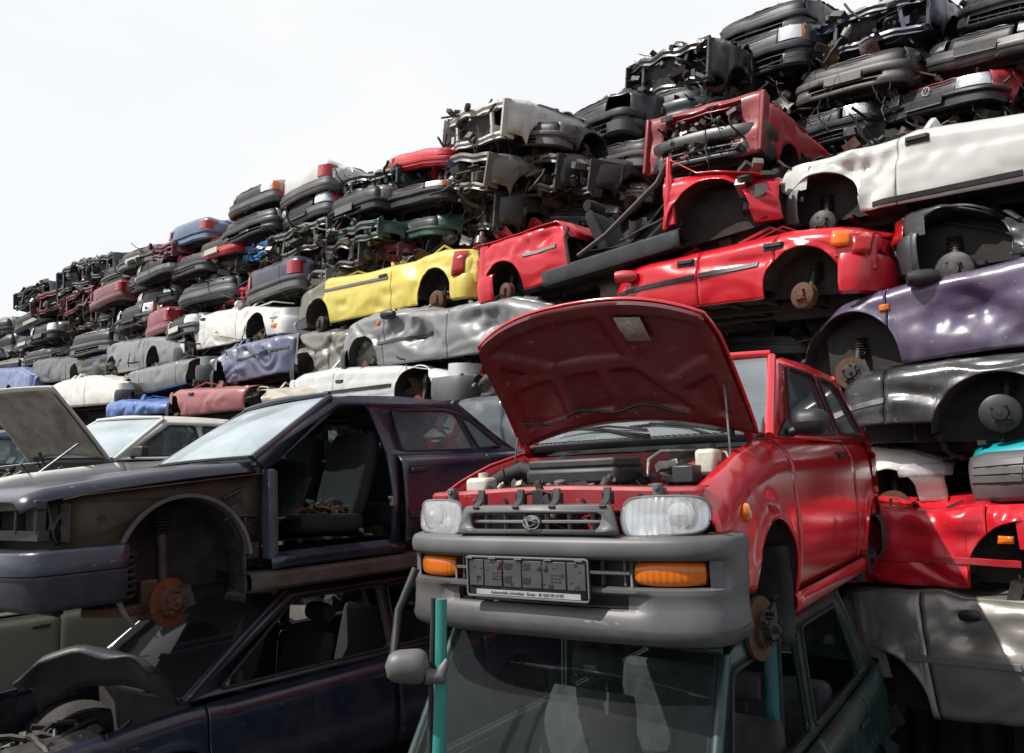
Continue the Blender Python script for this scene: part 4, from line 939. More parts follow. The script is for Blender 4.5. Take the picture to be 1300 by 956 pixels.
for s in (1, -1):
    rb.panel(-.135, -1.10, s, 'front_fender', redp, rh, step=.035, rows=16, lo=lambda x: .574 if x > -.27 else .34 if x > -.5 else .22, lean=0)
    dr = rb.panel(-1.10, -2.42, s, 'door', redp, rh, step=.05, rows=16, lo=lambda x: .255)
    rb.panel(-2.42, -3.28, s, 'rear_quarter', redp, rh, step=.04, rows=14, lo=lambda x: .255 if x > -3.2 else .45)
    m = MB(); R = [[(x, s * y, z) for y, z in ((.60, .16), (.665, .165), (.678, .19), (.680, .23), (.668, .25))] for x in frange(-1.04, -2.63, .1)]; m.grid(R); m.build('sill', redp, rh, solid=.01)
    m = MB(); m.box((-2.16, s * (rb.y(-2.16, .85) + .012), .85), (.13, .02, .028)); h = m.build('door_handle', BLACK, dr, bevel=.008)
    m = MB(); m.box((-2.16, s * (rb.y(-2.16, .85) + .0), .845), (.16, .008, .055)); m.build('handle_recess', BLACK, h, bevel=.003)
    m = MB(); y0 = rb.y(-.385, .635)
    m.lathe([(.036, 0), (.034, .012), (.02, .022), (0, .025)], (-.385, 0, .635), 'y', 20); m.v = [Vector((v.x, s * (y0 + v.y), v.z)) for v in m.v]; m.build('side_indicator', ORANGE, rh, 50)
    # mirror
    m = MB(); c = Vector((-1.20, s * .755, 1.0)); R = []
    for i in range(11):
        t = -1 + i / 5; r = (1 - abs(t) ** 3.2) ** .5; R.append([(c.x + .055 * r * math.cos(a) + (.02 if math.cos(a) > 0 else 0) * r, c.y + .085 * t, c.z + .06 * r * math.sin(a)) for a in [2 * PI * k / 18 for k in range(19)]])
    m.grid(R); m.tube([(-1.19, s * .66, .955), (-1.19, s * .72, .975)], [.04, .03], 10, flat=.6); mo = m.build('wing_mirror', BLACK, rh, 60)
    m = MB(); m.poly(rrect(-.07, -.045, .07, .045, .02), (), lambda a, b: (c.x - .05, c.y + a, c.z + b)); m.build('mirror_glass', CHROME, mo)
    m = MB(); m.add([(-1.03, s * .655, .94), (-1.30, s * .65, .94), (-1.30, s * .628, 1.03)], [(0, 1, 2)]); m.build('mirror_base', BLACK, mo, solid=.01)
    # torn wheel arch liner hanging down
    R = [[(-.99 - .05 * math.sin(t * 3) + .02 * noise.noise(Vector((t * 4, k, s))), s * (.66 - .05 * k), .46 - .42 * t) for k in range(7)] for t in [i / 10 for i in range(11)]]
    MB().grid(R).build('arch_liner', RUBBER, rh, solid=.012)
    R = [[(-2.58 - .04 * math.sin(t * 3), s * (.66 - .05 * k), .40 - .3 * t) for k in range(6)] for t in [i / 8 for i in range(9)]]
    MB().grid(R).build('mud_flap', RUBBER, rh, solid=.012)
wells(rb, rh, mat=WELL); underbody(rb, rh, zf=.20, w=.60)
hub(rh, -.66, .60, .165, 1, .125, RUST, True, -.12, .36); hub(rh, -.70, -.60, .165, -1, .125, RUST, True, .1, .36)
hub(rh, -2.9, .60, .22, 1, .10, ENGINE, False, 0, .25); hub(rh, -2.9, -.60, .22, -1, .10, ENGINE, False, 0, .25)
m = MB(); m.box((-.62, .40, .15), (.10, .40, .05), (.15, 0, .2)); m.box((-.85, .42, .16), (.40, .06, .04), (0, 0, -.4)); m.tube([(-.64, .1, .2), (-.64, .58, .17)], .022, 10)
for k in range(8): m.lathe([(.03, 0), (.045, .012), (.03, .024)], (-.64, .38 + .02 * k, .185), 'y', 14)
m.build('suspension_arm', ENGINE, rh, 50)
# greenhouse
H1 = round_poly([(-1.30, .955), (-2.30, .975), (-2.24, 1.325), (-1.70, 1.325)], .06); H2 = round_poly([(-2.40, .98), (-3.10, .99), (-2.86, 1.27), (-2.72, 1.315), (-2.36, 1.325)], .06)
YR = greenhouse(rh, .935, 1.375, -.97, -1.47, -2.85, -3.27, .645, .53, [H1, H2], redp, bow=.10, wsm=GLASS_W)
for nm, mt in (('steering_wheel', 0),): wheelrim(rh, -1.42, .30, .92)
m = MB(); m.grid([[(x, y, z) for y in frange(-.6, .6, .15)] for x, z in ((-1.0, .90), (-1.15, .94), (-1.32, .93), (-1.40, .86), (-1.38, .6))]); m.build('dashboard', TRIM, rh, 50)
seat(rh, -1.55, .30, .45, SEATG); seat(rh, -1.55, -.30, .45, SEATG); 
m = MB(); m.box((-2.75, 0, .72), (.14, 1.08, .5), (0, -.2, 0)); m.build('rear_seat', SEATG, rh, bevel=.04)
m = MB(); m.box((-2.1, 0, .24), (2.3, 1.2, .02)); m.build('cabin_floor', UNDER, rh)
m = MB()
sweep(rb.plan(.34, 30, A=.2, p=3, rear=True, w=.675), [(-.01, .42), (0, .6), (-.005, .95)]).build('tailgate', redp, rh, 40)
sweep(rb.plan(.36, 30, A=.2, p=3, rear=True, w=.69), [(-.04, .20), (.0, .21), (.03, .26), (.035, .42), (.01, .47), (-.03, .48)]).build('rear_bumper', PLASTIC_D, rh, 40, solid=.012)
for s in (1, -1):
    pp = [p for p in rb.plan(.34, 30, A=.2, p=3, rear=True, w=.675) if p[1] * s > .50]
    sweep(pp, [(.0, .60), (.018, .62), (.018, .86), (.0, .88)]).build('tail_light', REDL, rh, 50)
# front bumper
def planx(y, A=.20, w=.675, p=3.2): return -A + A * max(0, 1 - min(1, abs(y) / w) ** p) ** (1 / p)
P = []
BW = .675
for x in frange(-.29, -.20, .03)[:-1]: P.append((x, -BW))
ys = sorted(set([-BW * math.cos(PI * k / 90) for k in range(91)] + [s * q for s in (-1, 1) for q in (.375, .385, .395, .64)]))
P += [(planx(y), y) for y in ys if abs(y) < BW - .0001] + [(-.20, BW)]
P += [(x, BW) for x in frange(-.20, -.29, .03)[1:]]
def rec(lo, hi, lim, w_=.03):
    return lambda x, y: lo + (hi - lo) * (lambda q: q * q * (3 - 2 * q))(clamp((abs(y) - lim) / w_ if x > -.15 else 1))
_a = rec(.012, .040, .645); _b = rec(.012, .034, .40, .08); _c = rec(.022, .036, .40, .08)
prof = [(-.09, .200), (-.02, .200), (.012, .208), (.032, .228), (.040, .258), (.036, .292), (_c, .315), (_b, .323), (_b, .368), (rec(.026, .036, .4, .08), .374), (.036, .382), (rec(.036, .038, .645), .394), (_a, .401), (_a, .489), (rec(.036, .042, .645), .496), (.044, .508), (.047, .528), (.044, .552), (.036, .566), (.012, .575), (-.05, .578)]
def skb(x, y, z):
    q = abs(y)
    return (.323 < z < .368 and q < .375) or (.401 < z < .489 and (q < .385 or .395 < q < .64))
bu = sweep(P, prof, skb).build('front_bumper', PLASTIC, rh, 45, solid=.010)
m = MB()
for z, y0, y1 in ((.447, .0, .385),):
    for s in (1, -1): m.tube([(planx(y) + .008, s * y, z) for y in frange(y0, y1, .05)], .008, 6)
for y in frange(-.36, .36, .09): m.box((-.02, y, .445), (.02, .008, .085))
m.build('bumper_slats', PLASTIC, bu)
m = MB(); m.box((-.06, 0, .345), (.01, .8, .06)); m.box((-.05, 0, .445), (.01, .78, .1)); m.build('intake_backing', BLACK, bu)
for s in (1, -1):
    m = MB(); R = []
    for i in range(17):
        u = -1 + i / 8; row = []
        for j in range(9):
            v = -1 + j / 4; uu = u * math.sqrt(1 - .10 * v * v) if s * 1 > 0 else u * math.sqrt(1 - .10 * v * v); vv = v * math.sqrt(1 - .22 * u * u)
            y = .517 + .118 * uu; z = .445 + .040 * vv; row.append((planx(y) + .022 - .016 * abs(u) ** 4 - .012 * abs(v) ** 4, s * y, z))
        R.append(row)
    m.grid(R); fl = m.build('front_indicator', ORANGE, rh, 60)
    m = MB(); m.grid([[(v[0] - .022, v[1] * 1.0, v[2] + (.004 if v[2] > .445 else -.004)) for v in r] for r in R]); m.build('lamp_housing', solid('amber_housing', (.18, .035, .008), .4), fl)
# grille surround between the lamps
gs = MB(); og = round_poly([(-.362, .574), (.362, .574), (.325, .692), (-.325, .692)], .025); hg = round_poly([(-.285, .598), (.285, .598), (.300, .655), (-.300, .655)], .024, 4)
PX = lambda y, off: planx(y) + off
gs.poly([(a, b) for a, b in og], [hg], lambda a, b: (.030 - .18 * a * a - .15 * (b - .574), a, b))
gso = gs.build('grille_surround', PLASTIC, rh, 30, solid=.02)
m = MB(); m.tube([(.022 - .18 * y * y - .008, y, .627) for y in frange(-.29, .29, .04)], .0065, 6)
for y in frange(-.24, .24, .096): m.box((-.006 - .18 * y * y, y, .627), (.02, .006, .058))
m.build('grille_bars', PLASTIC_G, gso)
m = MB(); m.box((-.03, -.13, .627), (.006, .34, .06)); m.build('grille_backing', BLACK, gso)
E_ = lambda a, b, x=.034: (x, a * .036, .625 + b * .0235)
m = MB(); m.poly([(math.cos(2 * PI * k / 32), math.sin(2 * PI * k / 32)) for k in range(32)], (), lambda a, b: E_(a * 1.12, b * 1.15, .024)); em = m.build('badge', BLACK, gso, solid=.012)
m = MB(); m.tube([E_(math.cos(2 * PI * k / 32), math.sin(2 * PI * k / 32)) for k in range(33)], .0028, 6, caps=False)
m.tube([E_(-.72, .55), E_(.86, .06), E_(-.48, -.80), E_(-.72, .55)], .0032, 6); m.tube([E_(-.62, .42), E_(-.38, -.62)], .005, 6); m.build('badge_emblem', CHROME, em, 50)
for y in (-.27, -.08, .085, .30):
    m = MB(); m.box((.0, y, .695), (.05, .030, .008), (0, .6, 0)); m.box((-.022, y, .725), (.012, .030, .05), (0, -.25, 0)); m.box((-.028, y + .016, .71), (.03, .006, .045)); m.box((-.028, y - .016, .71), (.03, .006, .045)); m.build('grille_clip', BLACK, gso, bevel=.003)
m = MB(); m.box((-.05, -.01, .715), (.03, .05, .06)); m.box((-.05, -.01, .76), (.02, .025, .04), (.3, 0, 0)); m.tube([(-.05, -.07, .73), (-.04, 0, .745), (-.05, .06, .725)], .007); m.box((-.045, .03, .70), (.02, .03, .05), (.4, 0, 0)); m.build('bonnet_latch', ENGINE, rh, bevel=.003)
# headlights
for s in (1, -1):
    def hp(u, v, off):
        uu = u * math.sqrt(1 - .24 * v * v); vv = v * math.sqrt(1 - .30 * u ** 4); y = .508 + .148 * uu; zc = .643 + .004 * uu; z = zc + (.068 - .004 * uu) * vv
        return (planx(y, .22, .705, 2.6) + .018 - .13 * (z - .575) + off + .018 * (1 - u * u) * (1 - v * v), s * y, z)
    R = [[hp(-1 + i / 10, -1 + j / 6, 0) for j in range(13)] for i in range(21)]
    hl = MB().grid(R).build('headlight', CLEAR, rh, 60)
    R = [[tuple(Vector(hp((-1 + i / 10) * .95, (-1 + j / 6) * .93, -.012 - .055 * (1 - ((-1 + i / 10)) ** 2) * (1 - (-1 + j / 6) ** 2))) + Vector((-.02 * abs(math.sin((i - 4) * .9)) * .2, 0, 0))) for j in range(13)] for i in range(21)]
    MB().grid(R).build('reflector', LAMPW, hl, 30)
    MB().lathe([(.058, -.028), (.052, -.022), (.030, -.045), (.018, -.05), (.016, -.02), (0, -.016)], hp(.30, .05, -.012), 'x', 28).build('bulb_bowl', CHROME, hl, 40)
    ring = [hp(math.copysign(min(1, abs(math.cos(a)) * 1.35), math.cos(a)), math.copysign(min(1, abs(math.sin(a)) * 1.35), math.sin(a)), -.004) for a in [2 * PI * k / 48 for k in range(49)]]
    MB().tube(ring, .006, 6, caps=False).build('lamp_seal', PLASTIC_G, hl, 60)
    m = MB(); m.box((-.09, s * .47, .735), (.03, .03, .045)); m.lathe([(.012, 0), (.012, .01), (0, .01)], (-.075, s * .47, .745), 'x', 8); m.build('lamp_bracket', PLASTIC_G, rh, bevel=.002)
# plate holder
ph = MB(); cz = .425; X0 = .062
ph.poly(rrect(-.283, .350, .254, .497, .012), (), lambda a, b: (X0, a, b)); po = ph.build('plate_holder', BLACK, rh, solid=.012)
m = MB()
m.tube([(X0 + .004, a, b) for a, b in rrect(-.283, .350, .254, .497, .012) + [rrect(-.283, .350, .254, .497, .012)[0]]], .0042, 6, caps=False)
for y in (-.27, -.16, -.04, .09, .22): m.box((X0 + .006, y, .494), (.012, .032, .007))
m.build('holder_rim', PLASTIC_G, po)
rr = random.Random(5); m = MB(); hb = solid('holder_ribs', (.045, .045, .046), .55)
for y0, y1 in ((-.272, -.205), (-.20, -.118), (-.112, -.03), (-.026, .06), (.064, .162), (.168, .243)):
    m.box((X0 + .003, (y0 + y1) / 2, .437), (.006, y1 - y0, .098))
m.build('holder_panel', hb, po, bevel=.002)
m = MB()
for y, z, w, h in ((-.09, .465, .030, .022), (-.09, .415, .030, .022), (-.005, .465, .030, .022), (-.005, .415, .030, .022)): m.box((X0 + .0062, y, z), (.003, w, h))
for i in range(34):
    y = rr.uniform(-.26, .24); z = rr.uniform(.392, .482); m.box((X0 + .0064, y, z), (.002, rr.choice((.004, .012, .02)), rr.choice((.003, .004, .012))), (rr.choice((0, 0, .7)), 0, 0))
for yy in (-.155, .105):
    for i in range(3):
        for j in range(3): m.box((X0 + .0064, yy + .016 * i, .415 + .012 * j), (.002, .01, .004))
m.build('holder_slots', BLACK, po)
m = MB()
for y in (-.135, .075): m.lathe([(.011, 0), (.010, .006), (0, .007)], (X0 + .007, y, .468), 'x', 14)
m.build('holder_screw', RUST, po)
st = MB(); st.box((X0 + .004, .0 - .01, .366), (.004, .46, .019)); so_ = st.build('holder_strip', solid('pale_strip', (.30, .30, .29), .5), po)
Mx = Matrix(((0, 0, 1, X0 + .0066), (1, 0, 0, -.01), (0, 1, 0, .366), (0, 0, 0, 1)))
text('Automobile Schmitten · Essen · ☏ 0201/810109', .0165, BLACK, so_, Mx)
# engine bay
m = MB()
for s in (1, -1):
    m.grid([[(x, s * y, z) for y, z in ((.55, .40), (.555, rb.zt(x) - .06), (.57, rb.zt(x) - .03), (rb.y(x, rb.zt(x)) - .006, rb.zt(x) - .012))] for x in frange(-.12, -.84, .06)])
    m.lathe([(.11, 0), (.10, .03), (.05, .04), (0, .04)], (-.68, s * .46, .80), 'z', 20)
m.grid([[(-.83, y, z) for y in frange(-.57, .57, .1)] for z in (.42, .6, .8, .89)]); m.grid([[(x, y, .40) for y in (-.55, 0, .55)] for x in (-.12, -.83)])
m.build('engine_bay', reddk, rh, 40)
m = MB(); cs = [(-.135, .655), (-.098, .66), (-.094, .735), (-.105, .748), (-.16, .752)]
m.grid([[(x - .25 * max(0, abs(y) - .45) , y, z + .008 * math.cos(y * 5)) for x, z in cs] for y in frange(-.62, .62, .03)]); cmo = m.build('front_crossmember', reddk, rh, 40, solid=.004)
m = MB()
for y, z, r in ((-.52, .71, .012), (-.35, .70, .010), (-.20, .705, .009), (.03, .72, .014), (.16, .70, .008), (.40, .712, .012), (.55, .715, .01)): m.lathe([(r, 0), (r, .003), (0, .003)], (-.092 - .25 * max(0, abs(y) - .45), y, z), 'x', 12)
m.build('crossmember_holes', BLACK, cmo)
ac = MB(); ac.box((-.44, -.02, .790), (.27, .44, .075)); aco = ac.build('air_cleaner', BLACK, rh, bevel=.02)
m = MB(); m.box((-.44, -.02, .845), (.25, .42, .040)); m.build('cleaner_lid', solid('worn_black_plastic', (.03, .029, .028), .55), aco, bevel=.012)
m = MB()
for y in frange(-.2, .16, .09): m.box((-.335, y, .826), (.010, .014, .028)); m.box((-.45, y, .864), (.2, .006, .004))
m.box((-.34, -.02, .752), (.02, .44, .012)); m.build('cleaner_clips', BLACK, aco)
m = MB(); pts = [(-.43, -.24, .81), (-.42, -.33, .83), (-.38, -.40, .80), (-.28, -.45, .74), (-.22, -.47, .66)]; 
m.tube([Vector(pts[0]).lerp(Vector(pts[1]), t) for t in (0, .5)] + pts[1:], .036, 12); m.build('intake_hose', RUBBER, rh, 60)
for (cx, cy, cz2, sx, sy, sz) in ((-.26, -.44, .765, .09, .12, .07), (-.62, .47, .83, .10, .09, .11)):
    m = MB(); m.box((cx, cy, cz2), (sx, sy, sz)); bo = m.build('fluid_bottle', WHITEP, rh, bevel=.018); m = MB(); m.lathe([(.022, 0), (.022, .02), (0, .022)], (cx, cy + .01, cz2 + sz / 2), 'z', 16); m.build('bottle_cap', WHITEP if cy < 0 else BLACK, bo, 40)
m = MB(); m.box((-.50, .42, .785), (.10, .09, .07)); m.build('relay_box', PLASTIC_D, rh, bevel=.006)
m = MB(); m.tube([(-.55, .22, .77), (-.6, .21, .85), (-.66, .24, .885), (-.72, .40, .885), (-.7, .52, .87), (-.66, .55, .83)], .009, 8); m.build('brake_pipe', ALU, rh, 60)
m = MB(); m.lathe([(0, 0), (.10, .01), (.11, .06), (.05, .09), (.03, .18), (0, .18)], (-.80, .33, .80), 'x', 20); m.v = [Vector((v.x, v.y, v.z)) for v in m.v]; m.build('brake_booster', BLACK, rh, 50)
m = MB(); m.lathe([(.024, 0), (.024, .014), (0, .016)], (-.30, .17, .765), 'z', 16); m.build('filler_cap', WHITEP, rh, 40)
m = MB(); m.tube([(-.5, -.36, .80), (-.5, -.24, .83)], .04, 10); m.lathe([(0, 0), (.05, 0), (.06, .04), (.04, .06), (0, .07)], (-.66, -.25, .82), 'z', 18); m.box((-.62, .02, .84), (.12, .14, .06)); m.build('throttle_body', ENGINE, rh, 45)
junk(rh, (-.72, -.38, .60), (-.24, .36, .76), 80, 91, 'engine', size=.7); junk(rh, (-.72, .15, .76), (-.5, .40, .84), 16, 92, 'hoses', size=.4); junk(rh, (-.32, -.3, .70), (-.18, .40, .765), 26, 93, 'ignition_leads', size=.5)
# cowl and wipers
m = MB(); m.grid([[(-.87 + .09 * (1 - (y / .6) ** 2), y, .915), (-.88 + .10 * (1 - (y / .6) ** 2), y, .945), (-.93 + .10 * (1 - (y / .6) ** 2), y, .955), (-.985 + .10 * (1 - (y / .6) ** 2), y, .95)] for y in frange(-.60, .60, .06)]); cw = m.build('cowl_panel', BLACK, rh, 50, solid=.006)
m = MB()
for y in frange(-.5, .5, .03): m.box((-.845 + .10 * (1 - (y / .6) ** 2), y, .957), (.05, .008, .004))
m.build('cowl_grille', BLACK, cw)
for y0, y1 in ((.10, -.40), (.50, .02)):
    m = MB(); m.tube([(-.84, y0, .965), (-.93, (y0 + y1) / 2, 1.01), (-.94, y1 + .05, 1.03)], [.011, .009, .006], 6); m.tube([(-.945, y1 - .06, 1.02), (-.93, (y1 + y0) / 2, 1.03), (-.91, (y0 + y1) / 2 + .22, 1.0)], .006, 6); m.lathe([(.016, 0), (.016, .03), (0, .03)], (-.84, y0, .945), 'z', 12); m.build('wiper', BLACK, rh, 50)
m = MB(); m.box((-1.0, -.47, 1.02), (.002, .05, .05)); m.build('windscreen_sticker', solid('blue_white_sticker', (.35, .45, .7), .6, scale=60, c2=(.05, .12, .45)), rh)
# raised bonnet
TH = math.radians(61); HX, HZ = -.86, .945
def hood_pt(s, t, off=0.):
    Lh = .625 + .135 * (1 - abs(s) ** 2.6); st_ = .105 * (1 - s * s)
    d = st_ + (Lh - st_) * t; w = .615 - .03 * t - .10 * max(0, t - .82) ** 1.2 * 2
    dz = .0 - .10 * d - .19 * d * d + .030 * (1 - s * s) - off
    x = d * math.cos(TH) - dz * math.sin(TH); z = d * math.sin(TH) + dz * math.cos(TH)
    return Vector((HX + x * 1.0, s * w, HZ + z))
nS, nT = 64, 48
segs = [((-.92, .06), (.92, .06)), ((-.93, .1), (-.95, .93)), ((.93, .1), (.95, .93)), ((-.92, .94), (.92, .94)), ((-.92, .52), (.30, .50)), ((-.38, .08), (-.40, .52)), ((.06, .06), (.0, .5)), ((.30, .50), (.72, .08)), ((.30, .50), (.22, .92)), ((.52, .30), (.92, .58)), ((-.45, .52), (-.9, .80))]
def rib(s, t):
    b = 9
    for (a0, b0), (a1, b1) in segs:
        vx, vy = (a1 - a0) * .6, (b1 - b0) * .7; px_, py_ = (s - a0) * .6, (t - b0) * .7; q = clamp((px_ * vx + py_ * vy) / (vx * vx + vy * vy)); b = min(b, math.hypot(px_ - q * vx, py_ - q * vy))
    return clamp((.048 - b) / .014)
hoodr = root  # (kept under the car: it is hinged to it)
sk_ = MB().grid([[hood_pt(-1 + 2 * i / nS, j / nT, 0) for j in range(nT + 1)] for i in range(nS + 1)]).build('bonnet', redp, rh, 50, solid=.002)
for md in sk_.modifiers: md.offset = 0
inn = MB().grid([[hood_pt((-1 + 2 * i / nS) * .985, .01 + .98 * j / nT, .010 + .026 * (lambda f: f * f * (3 - 2 * f))(rib(-1 + 2 * i / nS, j / nT))) for j in range(nT + 1)] for i in range(nS + 1)]).build('bonnet_inner', paint((.13, .004, .008), .3, .15, .45, coat=.2), sk_, 60)
m = MB(); m.tube([hood_pt(s, 0, .006) for s in [-1 + k / 16 for k in range(33)]] + [hood_pt(1, t, .006) for t in [k / 12 for k in range(1, 12)]] + [hood_pt(1 - k / 16, 1, .006) for k in range(33)] + [hood_pt(-1, 1 - k / 12, .006) for k in range(1, 13)], .008, 6); m.build('bonnet_edge', redp, sk_, 60)
a, b_, c, d = [hood_pt(s, t, .031) for s, t in ((.30, .68), (.50, .68), (.50, .87), (.30, .87))]
m = MB(); m.add([a, b_, c, d], [(0, 1, 2, 3)]); m.build('service_label', solid('yellowed_label', (.42, .38, .30), .8, scale=70, c2=(.20, .17, .14)), sk_, solid=.002)
m = MB(); m.tube([hood_pt(-.45 + k * .07, .13 + .03 * math.sin(k * .8), .034) for k in range(15)], .007, 6); m.tube([hood_pt(-.9 + k * .05, .22 - .02 * k, .034) for k in range(7)], .005, 6); m.build('washer_hose', BLACK, sk_, 60)
m = MB(); m.tube([(-.52, .60, .80), hood_pt(.90, .42, .02)], .0045, 8); m.build('prop_rod', STEEL, rh)
m = MB(); m.tube([hood_pt(-.97, .35, .03), (-.80, -.60, 1.0), (-.72, -.57, .86)], .004, 6); m.build('washer_tube', BLACK, rh)
for s in (1, -1):
    m = MB(); m.box((-.85, s * .575, .935), (.10, .03, .02), (0, -.9, 0)); m.build('bonnet_hinge', reddk, rh)
# darker lower lip, scuffs
lp = sweep(P, [(.022, .206), (.0365, .219), (.0445, .244), (.0445, .256)]).build('bumper_lip', solid('grimy_lip', (.05, .05, .05), .55), bu, 50)
# scuffs on the bumper
m = MB(); rs = random.Random(3)
for i in range(26):
    y = rs.gauss(.30, .035); z = rs.uniform(.24, .285); m.box((planx(y) + .0375, y, z), (.0012, rs.uniform(.006, .03), rs.uniform(.002, .006)), (rs.uniform(-.3, .3), 0, 0))
m.build('scuff_mark', solid('scuffed_plastic', (.22, .21, .20), .8), bu)

# ================= the dark blue saloon without door and wing
MP = (-2.995, 4.519, -.956, -132.75, 1.25, 3.04)
navy = paint((.009, .012, .030), .18, .12, .28, coat=.5)
ms = root('dark_blue_saloon', 'dark blue saloon without wheels, front wing or driver door, black seats showing', 'car'); pose(ms, MP)
mb_ = Body(L=4.42, W=.83, z0=.24, top=((0, .74), (-.3, .80), (-1.3, .88), (-2.4, .93), (-3.6, .95), (-4.42, .95)), arches=((-.86, .29, .37), (-3.52, .29, .36)), tf=.4, kf=.05, tr=.4, kr=.07, roll=.05, rollh=.08, crease=.55, seed=5.1)
mb_.panel(-2.43, -3.33, 1, 'rear_door', navy, ms, step=.05, rows=14, lo=lambda x: .30)
mb_.panel(-3.33, -4.40, 1, 'rear_quarter', navy, ms, step=.05, rows=12, lo=lambda x: .30)
for x0, x1, nm in ((-.1, -1.36, 'front_wing'), (-1.36, -2.43, 'front_door'), (-2.43, -3.33, 'rear_door'), (-3.33, -4.4, 'rear_quarter')): mb_.panel(x0, x1, -1, nm, navy, ms, step=.08, rows=8, lo=lambda x: .30)
m = MB(); m.grid([[(x, y, z) for y, z in ((.834, .47), (.848, .478), (.848, .515), (.834, .523))] for x in frange(-2.46, -3.16, .1)]); m.build('rub_strip', BLACK, ms, 50)
sk2 = bonnet(ms, -1.30, .0, .905, .765, .76, .74, navy, crown=.022, bow=.05, rbow=.10, lip=.055, power=.008)
m = MB(); m.tube([(-1.30 + .10 * (1 - u * u) - .02, u * .74, .895) for u in [-1 + k / 8 for k in range(17)]], .02, 6); m.build('cowl_trim', BLACK, ms)
# exposed inner structure on the near side
arc = [(-.87 + .385 * math.cos(a), .30 + .40 * math.sin(a)) for a in [math.radians(d) for d in range(0, 181, 6)]]
ip = [(-.20, .46), (-.16, .72), (-.30, .755), (-1.36, .845), (-1.36, .26), (-1.27, .26)] + [(-1.255, .30)] + [p for p in reversed(arc)][0:0] + [(x, z) for x, z in sorted(arc, key=lambda q: q[0])] + [(-.48, .28), (-.30, .30)]
m = MB(); m.poly(ip, (), lambda a, b: (a, .665 + .015 * noise.noise(Vector((a * 5, b * 5, 0))) , b)); ipo = m.build('inner_wing', TAN, ms, solid=.01)
m = MB(); m.grid([[(x, .66 + .09 * k / 3, mb_.zt(x) - .035 - .004 * k) for k in range(4)] for x in frange(-.2, -1.34, .1)]); m.build('wing_rail', TAN, ipo, solid=.006)
m = MB(); rr = random.Random(8)
for i in range(16):
    x = rr.uniform(-.3, -1.33); z = mb_.zt(x) - rr.uniform(.05, .10); r = rr.choice((.005, .007, .010)); m.lathe([(r, 0), (r, .004), (0, .004)], (x, .674, z), 'y', 10)
for x, z, r in ((-.42, .62, .02), (-1.22, .70, .022), (-1.26, .62, .014), (-1.20, .64, .016), (-1.17, .58, .012), (-1.29, .52, .014)): m.lathe([(r, 0), (r, .003), (0, .003)], (x, .676, z), 'y', 12)
m.build('bolt_holes', BLACK, ipo)
m = MB(); m.box((-1.18, .69, .72), (.15, .03, .015), (0, .4, 0)); m.box((-1.20, .68, .60), (.14, .02, .10), (0, .5, 0)); m.tube([(-1.12, .68, .56), (-1.24, .70, .58), (-1.34, .69, .57)], .012, 6); m.box((-1.30, .69, .36), (.08, .04, .1)); m.build('wing_bracket', ENGINE, ipo, bevel=.004)
m = MB(); cen = (-.87, .30)
m.grid([[(cen[0] + r_ * .385 * math.cos(a), y, cen[1] + r_ * .40 * math.sin(a)) for y, r_ in ((.672, 1.0), (.60, 1.0), (.5, 1.), (.34, .98), (.30, .9))] for a in [math.radians(d) for d in range(-10, 191, 5)]])
m.poly([(cen[0] + .38 * math.cos(a), cen[1] + .39 * math.sin(a)) for a in [math.radians(d) for d in range(-5, 186, 6)]] + [(-1.25, .12), (-.5, .12)], (), lambda a, b: (a, .33 + .05 * noise.noise(Vector((a * 6, b * 6, 1))), b))
m.build('wheel_well', WELL, ms, 50)
m = MB(); m.grid([[(cen[0] + (.385 + dr) * math.cos(a), y, cen[1] + (.405 + dr) * math.sin(a)) for y, dr in ((.70, 0), (.745, .004), (.75, .022), (.745, .026), (.70, .02))] for a in [math.radians(d) for d in range(-42, 176, 4)]]); m.build('arch_lip', solid('dull_grey_trim', (.12, .12, .125), .4, .3), ms, 60)
m = MB(); m.grid([[(cen[0] + .03 + (.46 + dr) * math.cos(a), y, cen[1] + (.43 + dr) * math.sin(a)) for y, dr in ((.60, 0), (.655, .004), (.66, .016), (.60, .018))] for a in [math.radians(d) for d in range(20, 92, 4)]]); m.build('inner_arch_lip', solid('dull_grey_trim', (.12, .12, .125), .4, .3), ms, 60)
m = MB(); m.grid([[(-1.26 + .02 * noise.noise(Vector((z * 9, k, 0))), .70 - .05 * k, z) for k in range(6)] for z in frange(.60, .05, .05)]); m.build('arch_liner', PLASTIC_D, ms, solid=.01)
# strut, coil spring, hub
m = MB(); m.tube([(-.80, .56, .20), (-.80, .54, .52)], .035, 14); m.tube([(-.80, .54, .52), (-.80, .53, .66)], .016, 10)
for k in range(8): m.lathe([(.045, 0), (.065, .01), (.045, .02)], (-.80, .53, .66 - .02 * k - .02), 'z', 18)
m.build('damper', ENGINE, ms, 50)
m = MB(); m.tube([(-.56 + .065 * math.cos(a), .58 + .065 * math.sin(a), .16 + .24 * a / (2 * PI * 6)) for a in [2 * PI * k / 18 for k in range(18 * 6 + 1)]], .011, 8); m.lathe([(.085, 0), (.09, .02), (.03, .03)], (-.56, .58, .40), 'z', 18); m.build('coil_spring', RUBBER, ms, 60)
hub(ms, -.76, .70, .125, 1, .135, RUSTRED, True, .42, .1)
m = MB(); m.box((-.62, .50, .10), (.36, .30, .05), (0, 0, .5)); m.box((-.70, .60, .14), (.10, .06, .22)); m.build('control_arm', RUST, ms, bevel=.01)
